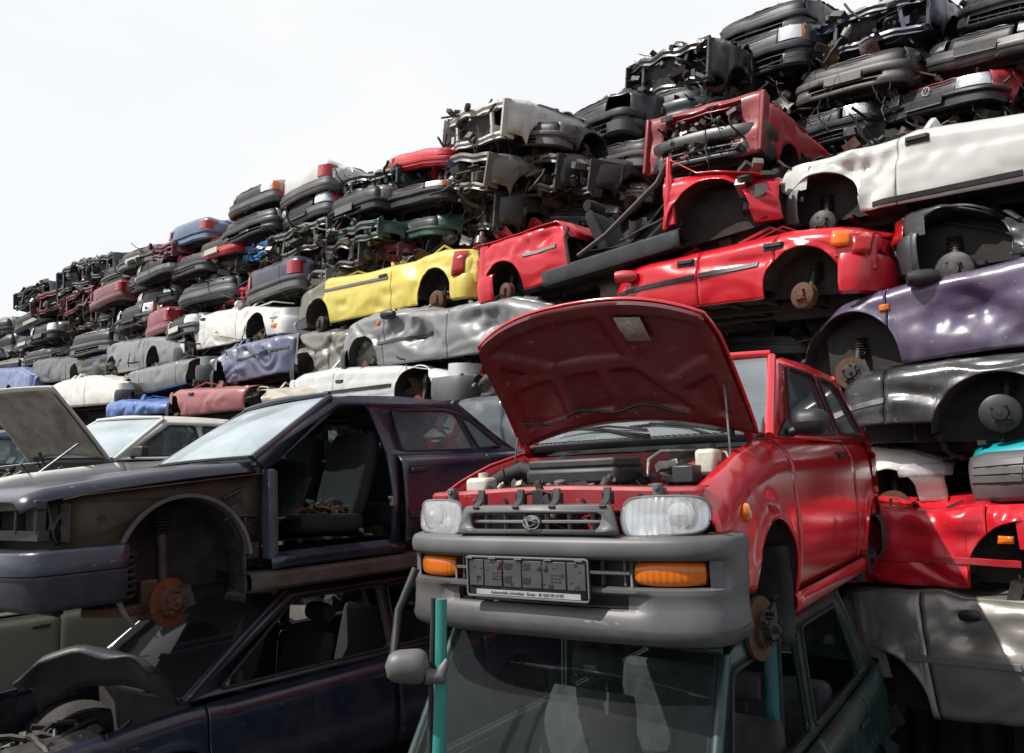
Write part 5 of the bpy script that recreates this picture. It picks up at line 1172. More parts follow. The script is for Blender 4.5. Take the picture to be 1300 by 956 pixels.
# front end
P = mb_.plan(.50, 44, A=.16, w=.80, p=3.6)
mbu = sweep(P, [(-.06, .165), (-.01, .17), (.015, .20), (.03, .335), (.035, .35)]).build('front_bumper', solid('blue_grey_bumper', (.024, .028, .037), .5, var=.5), ms, 45, solid=.012)
sweep(P, [(.032, .352), (.048, .358), (.052, .46), (.040, .475), (.0, .48), (-.07, .482)]).build('bumper_top', paint((.012, .016, .034), .2, .1, .3), mbu, 45, solid=.01)
m = MB()
for k in range(4): m.box((.04, -.1, .21 + .025 * k), (.006, .9, .008))
m.build('bumper_vents', BLACK, mbu)
m = MB(); m.box((-.12, 0, .55), (.06, 1.45, .06)); m.box((-.10, 0, .71), (.06, 1.48, .05))
for y in (-.36, .36, .70, -.70): m.box((-.11, y, .63), (.05, .03, .14))
m.build('front_panel', BLACK, ms, bevel=.006)
m = MB(); m.box((-.24, .53, .61), (.02, .36, .2)); m.box((-.30, 0, .5), (.03, 1.3, .4)); m.lathe([(.085, .0), (.07, -.05), (.0, -.06)], (-.14, .50, .62), 'x', 22); m.build('lamp_bucket', BLACK, ms, 40)
m = MB(); m.grid([[(-.19 + .03 * math.sin(t * 5), .70 + .045 * math.sin(k * .9), .50 + .22 * t) for k in range(5)] for t in [i / 8 for i in range(9)]]); m.box((-.22, .70, .61), (.04, .05, .2)); m.build('lamp_bracket', ENGINE, ms, solid=.008)
# sill, pillars, frame
m = MB(); m.grid([[(x, y, z) for y, z in ((.66, .235), (.775, .225), (.80, .20), (.80, .13), (.78, .11), (.62, .11))] for x in frange(-1.24, -4.0, .2)]); m.build('sill_rail', solid('dirty_sill', (.035, .028, .024), .7, scale=8, c2=(.09, .075, .06)), ms, solid=.01)
m = MB(); m.grid([[(x, y, z) for y, z in ((.62, .33), (.74, .335), (.79, .30), (.795, .24))] for x in frange(-1.38, -2.45, .2)]); m.build('door_step', navy, ms, solid=.008)
m = MB(); m.box((-1.395, .735, .58), (.05, .10, .56)); m.box((-1.43, .70, .58), (.04, .12, .54)); m.build('hinge_pillar', solid('grey_blue_primer', (.075, .10, .125), .5, scale=5, c2=(.035, .04, .045)), ms, bevel=.01)
W1 = round_poly([(-2.50, .965), (-2.50, 1.285), (-3.02, 1.295), (-3.16, 1.27), (-3.26, .975)], .04); W2 = round_poly([(-3.31, .98), (-3.20, 1.25), (-3.30, 1.22), (-3.58, 1.0)], .02)
W0 = round_poly([(-1.50, .94), (-2.36, .96), (-2.33, 1.29), (-2.02, 1.30)], .04)
loop = [(-2.45, .93), (-2.43, .60), (-2.40, .34), (-2.33, .33), (-2.37, .60), (-2.355, .95), (-2.29, 1.285), (-2.24, 1.315), (-2.05, 1.30), (-1.99, 1.27), (-1.42, .885), (-1.36, .87)]
greenhouse(ms, .93, 1.385, -1.30, -1.97, -3.16, -3.76, .745, .60, [W0, W1, W2], navy, open_front=dict(loop=loop, skip=[0]), bow=.14, glassm=glass('tinted_side_glass', (.30, .42, .42), .04, .3, ior=1.22), wsm=glass('sky_sheen_screen', (.66, .80, .84), .03, .9))  # windscreen's pale layer is raised to imitate sky reflected in it
m = MB(); m.box((-2.36, .765, .63), (.05, .03, .02)); m.box((-2.36, .765, .60), (.02, .03, .06)); m.build('lock_striker', ALU, ms, bevel=.004)
m = MB(); m.tube([(-2.37, .75, .34), (-2.40, .78, .42), (-2.40, .775, .58), (-2.375, .76, .66), (-2.37, .745, .95)], .008, 6); m.build('door_seal', solid('pale_seal_edge', (.10, .12, .2), .4), ms, 60)
bk = MB(); bk.poly([(-1.36, .86), (-1.42, .88), (-1.42, .30), (-1.36, .30)], (), lambda a, b: (a, .66, b)); 
m = MB(); m.box((-2.4, 0, .27), (2.2, 1.3, .02)); m.grid([[(-1.36, y, z) for y in (-.7, 0, .7)] for z in (.25, .88)]); m.grid([[(-3.35, y, z) for y in (-.7, 0, .7)] for z in (.25, .9)]); m.grid([[(x, y, .905) for y in (-.7, 0, .7)] for x in (-3.3, -3.9)]); m.build('cabin_floor', UNDER, ms)
m = MB(); m.grid([[(x, y, z) for y in frange(-.68, .64, .12)] for x, z in ((-1.36, .90), (-1.55, .93), (-1.72, .90), (-1.78, .80), (-1.70, .62), (-1.5, .5))]); m.build('dashboard', TRIM, ms, 50)
m = MB(); m.poly([(-1.5, .35), (-3.3, .35), (-3.3, .9), (-1.5, .9)], (), lambda a, b: (a, -.70, b)); m.build('door_lining', TRIM, ms, solid=.02)
m = MB(); m.grid([[(x, y, 1.352) for y in (-.55, 0, .55)] for x in (-2.0, -3.1)]); m.build('headlining', solid('headlining', (.10, .085, .065), .9), ms)
seat(ms, -1.72, .36, .48, SEAT, 1.08); seat(ms, -1.72, -.36, .48, SEAT, 1.08)
m = MB(); m.box((-2.75, 0, .50), (.5, 1.25, .16)); m.box((-3.08, 0, .78), (.16, 1.25, .55), (0, -.25, 0)); m.build('rear_seat', SEAT, ms, bevel=.05)
m = MB(); m.tube([(-1.6, .1, .40), (-2.0, .06, .45), (-2.5, .06, .4)], .07, 8); m.build('centre_console', BLACK, ms, 50)
sweep(mb_.plan(.5, 30, A=.2, rear=True, w=.80), [(-.05, .18), (.02, .2), (.04, .45), (-.04, .48)]).build('rear_bumper', BLACK, ms, 45, solid=.01)
sweep(mb_.plan(.4, 30, A=.18, rear=True, w=.80), [(0, .44), (0, .7), (-.02, .94)]).build('tail_panel', navy, ms, 45)
bonnet(ms, -3.78, -4.38, .955, .94, .74, .72, navy, name='boot_lid', bow=-.04, rbow=0, lip=.03)
underbody(mb_, ms, zf=.16, w=.66); hub(ms, -3.5, -.7, .18, -1, .13, RUST, True, 0, .3)
for s in (1,):
    m = MB(); m.box((-2.56, .848, .82), (.14, .02, .03)); m.build('door_handle', BLACK, ms, bevel=.005)
# scrap lying on the seat
ds = root('broken_electronics', 'green circuit board and burnt wires lying on the black seat of the doorless saloon', 'scrap', group=None)
ds.parent = None; q = Matrix.Translation(ms.location) @ ms.rotation_euler.to_matrix().to_4x4(); ds.matrix_world = q @ Matrix.Translation((-1.96, .40, .565))
m = MB(); m.box((.06, .0, .03), (.12, .14, .008), (.3, .2, .3)); m.build('circuit_board', solid('green_board', (.16, .34, .26), .5, scale=50, c2=(.5, .5, .42)), ds)
m = MB(); rr = random.Random(4)
for k in range(16): cable(m, (rr.uniform(-.2, .25), rr.uniform(-.15, .18), .0), (rr.uniform(-.25, .3), rr.uniform(-.15, .2), rr.uniform(.02, .09)), .005, .06, rr)
m.build('scorched_wire', solid('scorched_brown', (.16, .08, .03), .8), ds)
m = MB()
for k in range(7): m.box((rr.uniform(-.25, .1), rr.uniform(-.12, .16), rr.uniform(.0, .06)), (.08, .05, .03), (rr.random(), rr.random(), rr.random() * 3))
m.build('casing_pieces', BLACK, ds, bevel=.004)

# ================= simpler whole cars around and below
def simple_car(name, label, p, c, dz=0, L=4.3, W=.82, roof=1.38, nodoor=False, gm=None, wsm=None, group=None, cat='car', bon=True, xa=-1.30, xat=-1.95, xr=-3.15, xrb=-3.75, belt=.92, seats=SEAT, roof_on=True, wt=.60, seam=(-1.38, -2.42, -3.3), chrome=True, mir=True, names=('front_wing', 'front_door', 'rear_door', 'rear_quarter'), hubs=True, steer=True, lamps=True, ws=True, noglass=False):
    o = root(name, label, cat, group=group); pose(o, p, dz); pm = c if isinstance(c, bpy.types.Material) else paint(c, .25)
    b = Body(L=L, W=W, z0=.22, top=((0, .72), (-.3, .79), (xa, belt - .03), (-L, belt + .02)), arches=((-.8, .3, .33), (-L + .85, .3, .33)), tf=.4, kf=.06, roll=.05, rollh=.08, seed=3.3)
    e = (-.06,) + tuple(seam) + (-L + .03,)
    for s in (1, -1):
        for nm, x0, x1 in zip(names, e, e[1:]):
            q = b.panel(x0, x1, s, nm, pm, o, step=.07, rows=10, lo=lambda x: .45 if x > -.45 or x < -L + .45 else .24)
            if 'door' in nm:
                xh = x1 + .16; m = MB(); m.box((xh, s * (b.y(xh, belt - .12) + .01), belt - .12), (.15, .02, .03)); m.build('door_handle', BLACK, q, bevel=.006)
        if mir:
            m = MB(); m.box((xa - .18, s * (W + .06), belt + .08), (.09, .17, .11)); m.tube([(xa - .16, s * (W - .05), belt + .02), (xa - .16, s * W, belt + .05)], .03, 6); m.build('wing_mirror', PLASTIC_D, o, bevel=.03)
    if bon: bonnet(o, xa, -.02, belt - .02, .76, W - .07, W - .09, pm, crown=.02, rbow=.1)
    hx = (seam[1] + .03, seam[1] - .05)
    W0 = round_poly([(xa - .2, belt + .03), (hx[0], belt + .04), (hx[0] + .04, roof - .09), (xat - .06, roof - .09)], .04)
    W1 = round_poly([(hx[1], belt + .04), (hx[1] + .02, roof - .09), (xr + .06, roof - .10), (xrb + .42, belt + .05)], .04)
    greenhouse(o, belt, roof, xa, xat, xr, xrb, W - .075, wt, [W0, W1], pm, glassm=gm or GLASS_D, wsm=wsm, ro=roof_on, bow=.12, ws=ws, noglass=noglass)
    sweep(b.plan(.46, 34, A=.18, w=W - .03, p=3.2), [(-.05, .18), (0, .185), (.03, .22), (.04, .42), (.02, .47), (-.05, .48)]).build('front_bumper', PLASTIC_D, o, 45, solid=.012)
    sweep(b.plan(.4, 34, A=.18, w=W - .06, p=3.2), [(-.01, .46), (0, .6), (-.03, .75)]).build('grille_panel', BLACK, o, 45)
    for s in (1, -1):
        pp = [q for q in b.plan(.4, 34, A=.18, w=W - .06, p=3.2) if .48 < q[1] * s < W - .07]
        if lamps: sweep(pp, [(.004, .53), (.02, .54), (.01, .68), (-.01, .70)]).build('headlight', LAMPW, o, 50)
        if hubs: hub(o, -.8, s * (W - .12), .2, s, .13, RUST, True, 0, .3); hub(o, -L + .85, s * (W - .12), .2, s, .13, RUST, True, 0, .3)
    sweep(b.plan(.46, 34, A=.18, w=W - .03, p=3.2, rear=True), [(-.05, .18), (.03, .22), (.04, .42), (-.05, .48)]).build('rear_bumper', PLASTIC_D, o, 45, solid=.012)
    sweep(b.plan(.4, 34, A=.18, w=W - .05, p=3.2, rear=True), [(-.01, .46), (0, .6), (-.02, belt + .01)]).build('tail_panel', pm, o, 45)
    bonnet(o, xrb, -L + .04, belt + .02, belt, W - .08, W - .1, pm, name='boot_lid', bow=-.04, rbow=0, lip=.03)
    m = MB(); m.box((-(L - 1.2) / 2 - .9, 0, .25), (L - 1.8, 2 * W - .3, .02)); m.grid([[(xa - .04, y, z) for y in (-W + .12, W - .12)] for z in (.25, belt - .03)]); m.grid([[(xr - .2, y, z) for y in (-W + .12, W - .12)] for z in (.25, belt - .03)]); m.build('cabin_floor', UNDER, o)
    m = MB(); m.grid([[(x, y, z) for y in frange(-W + .14, W - .14, .2)] for x, z in ((xa - .04, belt - .04), (xa - .25, belt), (xa - .42, belt - .05), (xa - .4, belt - .3))]); m.build('dashboard', TRIM, o, 50)
    for y in (-.36, .36): seat(o, xa - .45, y, .46, seats)
    if steer: wheelrim(o, xa - .5, .36, belt - .03)
    m = MB(); m.box((xr + .2, 0, .75), (.15, 1.2, .55), (0, -.25, 0)); m.build('rear_seat', seats, o, bevel=.05)
    wells(b, o); underbody(b, o, zf=.2, w=W - .16)
    return o, b
WP = (-5.331, 7.344, -.886, -119.26, .81, .08)
wc, wb2 = simple_car('white_saloon', 'white saloon with a windscreen painted sky-pale and open bonnet behind the dark blue saloon', WP, paint((.62, .62, .59), .15, .12), bon=False, gm=GLASS, wsm=glass('sky_pale_glass', (.8, .84, .85), .1, 1.1))  # windscreen's strong pale layer is a painted reflection of white sky
# its raised bonnet: pale underside facing the camera
R = []; R2 = []
for i in range(25):
    t = i / 24; row = []; row2 = []
    for k in range(25):
        s = -1 + k / 12; d = .95 * t + .06 * (1 - s * s) * (1 - t); an = math.radians(52); dz = -.02 - .04 * d * d + .03 * (1 - s * s)
        w = .74 - .05 * t; P_ = Vector((-1.28 + d * math.cos(an) - dz * math.sin(an), s * w, .92 + d * math.sin(an) + dz * math.cos(an)))
        e = 1 if (abs(s) > .82 or t < .12 or t > .88 or abs(abs(s) - t * .8) < .07) else 0
        N_ = Vector((math.sin(an), 0, -math.cos(an)))
        row.append(P_); row2.append(P_ + N_ * (.012 + .018 * e))
    R.append(row); R2.append(row2)
hb_ = MB().grid(R).build('bonnet', paint((.62, .62, .59), .15, .12), wc, 50, solid=.01)
MB().grid([[p for p in r[1:-1]] for r in R2[1:-1]]).build('bonnet_inner', solid('pale_brown_inner', (.42, .38, .33), .7, scale=5, c2=(.24, .21, .175)), hb_, 50)
m = MB(); m.tube([(-.6, .62, .80), (-.95, .66, 1.08)], .012, 6); m.build('prop_rod', STEEL, wc)
junk(wc, (-1.1, -.6, .55), (-.2, .6, .82), 60, 71, 'engine', size=1.2)
BP = (-8.3, 8.9, -.95, -139., 0, 0)
simple_car('blue_hatchback', 'dark blue car with curved roof and see-through windows behind the pale raised bonnet', BP, paint((.012, .022, .085), .15, .12), gm=GLASS, roof=1.36, L=4.2, seats=paint((.0, .25, .22), .3), names=('front_wing', 'front_door', 'rear_door', 'rear_quarter'))
NP = (-3.02, 4.56, -2.26, -132.75, 1.0, 1.5)
nv, nvb = simple_car('dark_blue_estate', 'dark blue car with open door windows, lowest of the stack under the doorless saloon', NP, navy, L=4.5, roof=1.42, belt=.86, wt=.64, gm=None, hubs=False, xa=-.92, xat=-1.62, mir=False, seam=(-1.02, -2.42, -3.3), wsm=glass('near_black_glass', (.10, .11, .12), .05, .06, ior=1.2), noglass=True, steer=False, bon=False)  # windscreen glass is tinted almost black, with hardly any dirt layer
junk(nv, (-.9, -.6, .25), (-.2, .7, .60), 60, 82, 'engine', size=.5)
m = MB()
for k in range(14): cable(m, (rnd.uniform(-.9, -.2), rnd.uniform(-.5, .6), .55), (rnd.uniform(-.9, -.2), rnd.uniform(-.5, .7), .62), rnd.choice((.008, .014, .02)), .10)
m.build('wiring', WIRE, nv)['kind'] = 'stuff'
m = MB(); m.box((-.45, .1, .5), (.5, .4, .25)); m.build('engine_block', ENGINE, nv, bevel=.03)
GP = (-.50, 2.15, -2.2, -124.19, .5, 1.0)
gc, gb_ = simple_car('green_hatchback', 'dark green car with grey seats and bare window frames beneath the red hatchback', GP, paint((.005, .032, .030), .2, .15), L=4.2, roof=1.50, belt=.92, xa=-1.10, xat=-1.42, xr=-3.2, xrb=-3.9, wt=.62, gm=GLASS, seats=TRIM, hubs=False, mir=False, W=.74, ws=True, wsm=glass('clear_screen', (.55, .68, .62), .02, .05, ior=1.25), roof_on=False, bon=False, noglass=True)
junk(gc, (-1.0, -.55, .35), (-.2, .55, .70), 60, 81, 'engine', size=1.2)
EP = (-6.2, 5.9, -2.25, -128., 0, 0)
simple_car('beige_saloon', 'olive beige saloon at ground level, seen under the bumper of the dark blue saloon', EP, paint((.20, .19, .14), .2, .12, .35, met=.3), L=4.6, roof=1.25, belt=.95, wt=.62, hubs=False, gm=GLASS)

# mirror and bright post under the left corner of the red car
pt = root('turquoise_door_frame', 'turquoise upright window post with a grey mirror, under the left end of the red bumper', 'car door')
A = ray(560, 772) * (2.75 / ray(560, 772).y) + Vector((0, 0, EH)); B_ = ray(558, 990) * (2.75 / ray(558, 990).y) + Vector((0, 0, EH))
B_.x = A.x - .01; B_.y = A.y - .02
m = MB(); m.tube([A + Vector((0, 0, .03)), A.lerp(B_, .5) + Vector((.008, 0, 0)), B_ - Vector((0, 0, .3))], [.020, .022, .026], 10, flat=.8); m.build('window_post', paint((.02, .22, .19), .1, .1, .2), pt, 60); m = MB(); m.tube([A + Vector((-.028, .02, .03)), B_ + Vector((-.03, .02, -.3))], .009, 8); m.build('post_seal', RUBBER, pt)
C_ = ray(517, 846) * (2.72 / ray(517, 846).y) + Vector((0, 0, EH)); R = []
for i in range(13):
    t = -1 + i / 6; r = (1 - abs(t) ** 4) ** .5; R.append([(C_.x + .075 * t, C_.y + .05 * r * math.cos(a), C_.z + .055 * r * math.sin(a) * (1 + .1 * t)) for a in [2 * PI * k / 22 for k in range(23)]])
m = MB().grid(R); m.tube([(C_.x + .06, C_.y, C_.z - .03), (C_.x + .11, C_.y + .01, C_.z - .035), (C_.x + .13, C_.y + .02, C_.z + .02)], [.035, .035, .012], 12, flat=.8); m.build('wing_mirror', PLASTIC, pt, 60)
D0 = ray(500, 830); D0 = D0 * (3.0 / D0.y) + Vector((0, 0, EH)); D1 = ray(528, 722); D1 = D1 * (3.1 / D1.y) + Vector((0, 0, EH)); D2 = ray(496, 860); D2 = D2 * (2.95 / D2.y) + Vector((0, 0, EH))
m = MB(); m.tube([D2, D0, D0.lerp(D1, .5) + Vector((-.025, 0, 0)), D1], .016, 8); m.build('window_frame', BLACK, pt, 60)
pt2 = root('turquoise_pillar', 'dark turquoise upright pillar under the brake disc of the red car', 'car part')
A = ray(976, 780) * (3.75 / ray(976, 780).y) + Vector((0, 0, EH)); B_ = Vector((A.x, A.y - .02, A.z - .75))
m = MB(); m.tube([A + Vector((0, 0, .02)), B_], [.032, .036], 10, flat=.7); m.build('pillar_panel', paint((.015, .10, .12), .15, .1, .25), pt2, 60); m = MB(); m.tube([A + Vector((.045, .02, .02)), B_ + Vector((.045, .02, 0))], .012, 8); m.build('pillar_seal', RUBBER, pt2)
# torn black wing lying below the bumper of the blue saloon
C_ = ray(130, 850); C_ = C_ * (3.6 / C_.y) + Vector((0, 0, EH))
tw = root('torn_black_wing', 'torn black plastic arch panel lying below the front bumper of the dark blue saloon', 'car part', tuple(C_))
R = []
for i in range(19):
    t = i / 18; row = []
    for k in range(7):
        s = k / 6; a = math.radians(150 - 110 * t); row.append((.36 * math.cos(a) * (1 + .1 * s) - .02, -.10 + .26 * s, .26 * math.sin(a) - .16 - .20 * s * s + .06 * noise.noise(Vector((t * 4, s * 2, 2)))))
    R.append(row)
MB().grid(R).build('arch_panel', solid('black_arch_plastic', (.010, .011, .014), .5), tw, 50, solid=.015)
0 and junk(tw, (-.5, -.1, -.42), (-.1, .2, -.25), 12, 77, 'broken_trim', size=.6)
# ------------------------------------------------------------ the red car cut open at the door
o, bd, loc, sgn = SW('cut_open_car', 'wrecked car', 'bright red car with its door cut out and black seat showing, hood high at right', [(596, 388), (985, 270)],
   [(596, 318), (622, 304), (660, 292), (706, 277), (722, 300), (780, 290), (826, 240), (830, 226), (880, 218), (940, 212), (985, 218)], [(637, .30), (897, .40)], [722, 846], RED, 'R', .0, crum=.012,
   dents=[(690, 300, .4, .07, .3), (940, 225, .3, .08, .5)], names=['fender', 'none', 'rear_quarter'], mold=[((663, 324), (706, 312))], moldm=PLASTIC_G, holes=[(609, 319)], seed=40, step=.026, mat=paint(RED, .06, .25, .2), bump_m=paint(RED, .1, .3, .2), drum=True, hubs=[0], hubr=.10, hubmat=RUST, roof=False, nose=False, pillars=0, debris=0, hdz=-.02)
redm = paint(RED, .1, .35, .2)
L_ = bd.L
x0, _ = loc(722, 330); x1, _ = loc(850, 300)      # x0 (rear edge of the opening) < x1
x0, x1 = min(x0, x1), max(x0, x1)
# sill band, black
m = MB(); m.grid([[(x, sgn * y, z) for y, z in ((.70, .16), (.80, .165), (.815, .20), (.815, .30), (.79, .325), (.70, .33))] for x in frange(x0 - .35, x1 + .1, .1)]); m.build('sill', PLASTIC_D, o, 40, solid=.01)
m = MB(); m.grid([[(x, sgn * y, .30) for y in (.7, 0, -.7)] for x in (x0, x1)]); m.grid([[(x, -sgn * .72, z) for z in (.25, .55)] for x in (x0 - .2, x1)]); m.build('cabin_floor', UNDER, o)
seat(o, (x0 + x1) / 2 + .15, sgn * .38, .38, SEAT, .85)
m = MB(); m.tube([(x0 + .1, sgn * .76, .38), (x0 + .45, sgn * .76, .50), (x1 - .12, sgn * .74, .82), (x1 - .02, sgn * .72, .98)], .035, 8, flat=.6); m.build('bent_pillar', solid('grey_brown_trim', (.10, .09, .08), .6), o, 60)
m = MB(); m.tube([(x1 - .05, sgn * .78, .35), (x1 + .02, sgn * .78, .7), (x1 + .03, sgn * .76, 1.0)], .03, 6); m.box((x1 + .02, sgn * .77, .6), (.07, .04, .45)); m.build('door_post', redm, o, bevel=.008)
m = MB(); m.grid([[(x, sgn * y, z) for y in (.78, .5, .0, -.7)] for x, z in [(x1 + .02, 1.0), (x1 + .3, bd.zt(x1 + .3)), (-.5, bd.zt(-.5)), (-.12, bd.zt(-.12) - .02)]]); m.build('bonnet', redm, o, 50, solid=.01)
xs_ = frange(-L_ + .03, x0, .08); m = MB(); m.grid([[(x, sgn * y, bd.zt(x) + (.02 if y not in (.76,) else 0) + .05 * noise.noise(Vector((x * 3, y * 3, 1)))) for y in (.76, .5, 0, -.5, -.76)] for x in xs_]); m.build('boot_lid', redm, o, 40, solid=.01)
junk(o, (x1 - .1, -.5 if sgn < 0 else 0, .35), (x1 + .1, .0 if sgn < 0 else .5, .85), 30, 401, 'loose_wiring', size=.9)
junk(o, (-.35, -.8, .3), (.0, .8, .9), 40, 402, 'engine', size=.9); junk(o, (-1.1, min(sgn * .3, sgn * .6), .3), (-.5, max(sgn * .3, sgn * .6), .85), 16, 403, 'suspension_parts', size=.9)
m = MB(); x, z = loc(957, 240); y = bd.y(x, z); m.lathe([(.12, 0), (.10, -.02), (0, -.05)], (0, 0, 0), 'y', 20); q = m.build('lamp_hole', BLACK, o); q.location = (x, sgn * (y + .012), z); q.scale = (.8, sgn * .3, .45)
MB().tube([(x0 + .0, sgn * .79, .30), (x0 - .03, sgn * .80, .6), (x0 - .0, sgn * .78, bd.zt(x0 - .05))], .02, 6).build('door_seal', BLACK, o)
xh, zh = loc(783, 303)
m = MB(); cable(m, (x1 - .5, sgn * .7, .45), (x1, sgn * .7, .7), .01, .06); cable(m, (x1 - .6, sgn * .7, .42), (x1, sgn * .72, .5), .012, .05); m.build('hanging_hose', WIRE, o)

# ------------------------------------------------------------ heap core coloured as dark as gap shade, plus loose scrap
top_line = [(-200, 470), (-80, 452), (0, 432), (60, 398), (110, 378), (150, 350), (200, 332), (280, 285), (350, 262), (400, 258), (480, 236), (560, 222), (620, 200), (700, 186), (780, 166), (890, 118), (950, 78), (1030, 72), (1180, 56), (1300, 40), (1420, 25), (1500, 10)]
def setback(px, py):
    sw = 0; s = 0
    for x, y, b in PLACED:
        w = 1 / (((px - x) / 60) ** 2 + ((py - y) / 32) ** 2 + .15) ** 2; sw += w; s += w * b
    return s / sw
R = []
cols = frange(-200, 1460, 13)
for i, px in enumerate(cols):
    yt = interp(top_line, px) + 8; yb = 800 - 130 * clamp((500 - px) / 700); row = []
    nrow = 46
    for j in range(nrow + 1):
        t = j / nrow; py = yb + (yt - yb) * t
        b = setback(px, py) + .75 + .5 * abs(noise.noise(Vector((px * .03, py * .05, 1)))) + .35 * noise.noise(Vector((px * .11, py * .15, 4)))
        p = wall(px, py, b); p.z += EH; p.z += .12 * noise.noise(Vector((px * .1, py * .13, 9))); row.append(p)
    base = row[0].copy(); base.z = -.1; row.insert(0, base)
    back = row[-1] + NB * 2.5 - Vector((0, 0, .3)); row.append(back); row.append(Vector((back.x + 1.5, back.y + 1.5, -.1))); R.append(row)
heap = MB().grid(R).build('dark_heap_core', solid('oily_black_scrap', (.006, .0055, .0055), .8, scale=5, bmp=.8, dist=.1, c2=(.022, .018, .015)), None, 20)  # near-black colour puts deep shade into the gaps
tag(heap, 'crushed metal core coloured black as shade in the gaps between the stacked cars', 'scrap heap', None, 'stuff')
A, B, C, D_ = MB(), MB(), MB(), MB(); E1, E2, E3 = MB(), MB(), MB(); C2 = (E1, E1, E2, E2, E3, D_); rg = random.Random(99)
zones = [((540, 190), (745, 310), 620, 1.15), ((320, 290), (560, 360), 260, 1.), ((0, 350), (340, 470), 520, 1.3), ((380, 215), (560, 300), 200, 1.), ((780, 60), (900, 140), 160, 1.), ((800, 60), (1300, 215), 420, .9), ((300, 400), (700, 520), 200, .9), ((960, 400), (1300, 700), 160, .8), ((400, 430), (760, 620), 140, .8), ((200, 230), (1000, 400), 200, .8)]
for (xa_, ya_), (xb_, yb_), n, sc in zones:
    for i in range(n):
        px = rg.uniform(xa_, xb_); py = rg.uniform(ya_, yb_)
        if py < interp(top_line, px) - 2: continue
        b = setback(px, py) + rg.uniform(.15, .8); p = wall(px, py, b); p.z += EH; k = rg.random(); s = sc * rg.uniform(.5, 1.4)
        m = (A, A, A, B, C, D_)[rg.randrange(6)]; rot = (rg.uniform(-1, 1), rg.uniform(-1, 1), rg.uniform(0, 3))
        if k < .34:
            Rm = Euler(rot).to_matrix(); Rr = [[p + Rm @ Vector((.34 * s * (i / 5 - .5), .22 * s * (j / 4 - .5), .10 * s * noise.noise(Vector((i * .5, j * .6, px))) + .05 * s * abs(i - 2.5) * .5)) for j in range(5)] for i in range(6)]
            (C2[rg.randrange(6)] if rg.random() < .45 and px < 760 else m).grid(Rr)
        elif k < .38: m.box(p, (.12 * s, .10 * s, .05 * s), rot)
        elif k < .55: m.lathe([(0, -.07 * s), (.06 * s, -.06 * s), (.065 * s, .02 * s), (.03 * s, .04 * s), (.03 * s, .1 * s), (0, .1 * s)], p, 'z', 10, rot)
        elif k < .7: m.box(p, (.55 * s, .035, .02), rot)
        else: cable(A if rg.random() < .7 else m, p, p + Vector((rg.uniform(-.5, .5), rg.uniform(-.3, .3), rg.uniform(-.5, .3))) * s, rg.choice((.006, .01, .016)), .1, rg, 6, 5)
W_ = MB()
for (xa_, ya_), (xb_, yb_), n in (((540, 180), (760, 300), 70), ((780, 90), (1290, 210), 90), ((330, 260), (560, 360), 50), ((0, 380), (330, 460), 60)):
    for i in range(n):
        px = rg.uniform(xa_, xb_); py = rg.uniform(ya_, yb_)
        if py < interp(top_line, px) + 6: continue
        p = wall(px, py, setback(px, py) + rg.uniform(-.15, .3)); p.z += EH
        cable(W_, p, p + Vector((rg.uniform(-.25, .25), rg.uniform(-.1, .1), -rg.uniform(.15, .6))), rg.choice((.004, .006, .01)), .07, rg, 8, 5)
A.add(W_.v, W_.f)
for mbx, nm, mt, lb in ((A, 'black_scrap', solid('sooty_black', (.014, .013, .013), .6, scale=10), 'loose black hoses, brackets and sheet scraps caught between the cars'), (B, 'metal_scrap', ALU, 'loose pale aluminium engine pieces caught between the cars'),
                        (C, 'rusty_scrap', RUST, 'loose rusty brown iron pieces caught between the cars'), (E1, 'red_scrap', paint((.42, .02, .03), .4, .3), 'loose bright red torn sheet pieces caught between the cars'), (E2, 'white_scrap', paint((.55, .55, .52), .4, .3), 'loose white torn sheet pieces caught between the cars'), (E3, 'blue_scrap', paint((.05, .12, .35), .4, .3), 'loose blue torn sheet pieces caught between the cars'),
                        (D_, 'painted_scrap', paint((.06, .012, .016), .5, .5), 'loose dark maroon painted sheet pieces caught between the cars')):
    q = mbx.build(nm, mt, None, 40); tag(q, lb, 'scrap metal', None, 'stuff')
SUNAZ, SUNEL, SUNE, EXPO = -104., 52., 4.7, .22
CLOUD0, CLOUDB, CLOUDT, BACKSKY = .88, 8.7, 5.0, .5
# ------------------------------------------------------------ yard, sky, sun
m, nt, b = nt_new('yard_dirt')
f1, n1 = noise_fac(nt, .8, .35, .7, 10, 2); f2, n2 = noise_fac(nt, 14, .4, .7, 8, 5)
nt.links.new(mixc(nt, f2, mixc(nt, f1, (.05, .045, .04), (.11, .10, .085)), (.03, .028, .026)), b.inputs['Base Color'])
b.inputs['Roughness'].default_value = .9; bump(nt, b, n2, .6, .03)
g = MB(); g.add([(-900, -300, 0), (900, -300, 0), (900, 1500, 0), (-900, 1500, 0)], [(0, 1, 2, 3)])
o = g.build('ground', m); o['kind'] = 'structure'
SUN_AZ, SUN_EL = math.radians(SUNAZ), math.radians(SUNEL)   # azimuth of the sun seen from above, clockwise from +Y
w = bpy.data.worlds.new('World'); SC.world = w; w.use_nodes = True; nt = w.node_tree; nt.nodes.clear()
out = N(nt, 'ShaderNodeOutputWorld'); bg = N(nt, 'ShaderNodeBackground'); nt.links.new(bg.outputs[0], out.inputs[0])
sk = N(nt, 'ShaderNodeTexSky', sky_type='NISHITA'); sk.sun_disc = False; sk.sun_elevation = SUN_EL; sk.sun_rotation = SUN_AZ
sk.dust_density = 3; sk.air_density = 1.0
tc = N(nt, 'ShaderNodeTexCoord'); nz = N(nt, 'ShaderNodeTexNoise'); nz.inputs['Scale'].default_value = 1.6; nz.inputs['Detail'].default_value = 7
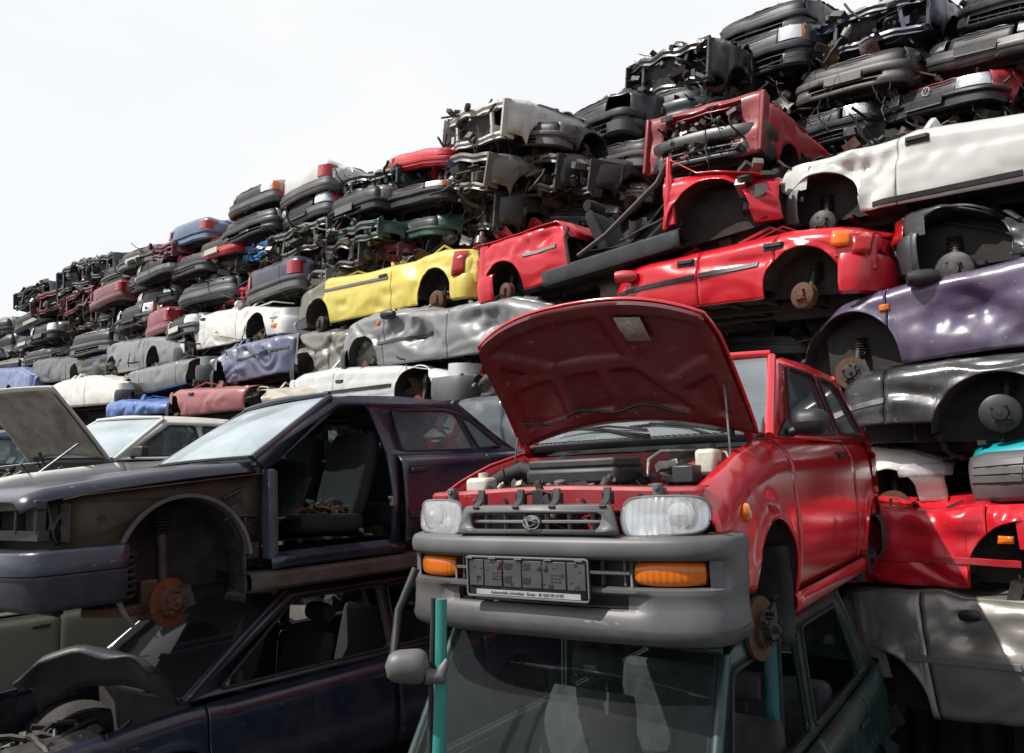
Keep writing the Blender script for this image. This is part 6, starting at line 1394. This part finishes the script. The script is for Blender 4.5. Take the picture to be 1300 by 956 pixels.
mp = N(nt, 'ShaderNodeMapping'); mp.inputs['Scale'].default_value = (1, 1, 2.2); nt.links.new(tc.outputs['Generated'], mp.inputs[0]); nt.links.new(mp.outputs[0], nz.inputs['Vector'])
mr = N(nt, 'ShaderNodeMapRange'); mr.inputs['From Min'].default_value = .3; mr.inputs['From Max'].default_value = .7; mr.inputs['To Min'].default_value = CLOUD0; mr.inputs['To Max'].default_value = 1.
nt.links.new(nz.outputs['Fac'], mr.inputs['Value'])
# white cloud bright in view; overhead dimmed, unseen, to hold back ambient light
sx = N(nt, 'ShaderNodeSeparateXYZ'); nt.links.new(tc.outputs['Generated'], sx.inputs[0])
el = N(nt, 'ShaderNodeMapRange'); el.inputs['From Min'].default_value = .55; el.inputs['From Max'].default_value = .95; el.inputs['To Min'].default_value = CLOUDB; el.inputs['To Max'].default_value = CLOUDT
nt.links.new(sx.outputs['Z'], el.inputs['Value'])
# unseen sky behind the viewer turned bluer and dimmer to cut fill light
fy = N(nt, 'ShaderNodeMapRange'); fy.inputs['From Min'].default_value = -.5; fy.inputs['From Max'].default_value = .35; fy.inputs['To Min'].default_value = BACKSKY; fy.inputs['To Max'].default_value = 1.
nt.links.new(sx.outputs['Y'], fy.inputs['Value'])
ml = N(nt, 'ShaderNodeMath', operation='MULTIPLY'); nt.links.new(mr.outputs[0], ml.inputs[0]); nt.links.new(fy.outputs[0], ml.inputs[1])
cl = N(nt, 'ShaderNodeMix', data_type='RGBA'); 
cv = N(nt, 'ShaderNodeCombineColor'); 
for i in range(3): 
    mm = N(nt, 'ShaderNodeMath', operation='MULTIPLY'); nt.links.new(el.outputs[0], mm.inputs[0]); mm.inputs[1].default_value = (.97, .985, 1.)[i]; nt.links.new(mm.outputs[0], cv.inputs[i])
nt.links.new(ml.outputs[0], cl.inputs[0]); nt.links.new(sk.outputs[0], cl.inputs[6]); nt.links.new(cv.outputs[0], cl.inputs[7])
nt.links.new(cl.outputs[2], bg.inputs[0]); bg.inputs['Strength'].default_value = .1
sd = bpy.data.lights.new('sun', 'SUN'); sd.energy = SUNE; sd.angle = math.radians(.6); sd.color = (1, .955, .9)
so = bpy.data.objects.new('sun', sd); COL.objects.link(so)
dirv = Vector((math.sin(SUN_AZ) * math.cos(SUN_EL), math.cos(SUN_AZ) * math.cos(SUN_EL), math.sin(SUN_EL)))
so.rotation_euler = dirv.to_track_quat('Z', 'Y').to_euler()
SC.view_settings.view_transform = 'Standard'; SC.view_settings.look = 'None'; SC.view_settings.gamma = 1; SC.view_settings.exposure = EXPO
try: SC.view_settings.use_curve_mapping = False
except Exception: pass
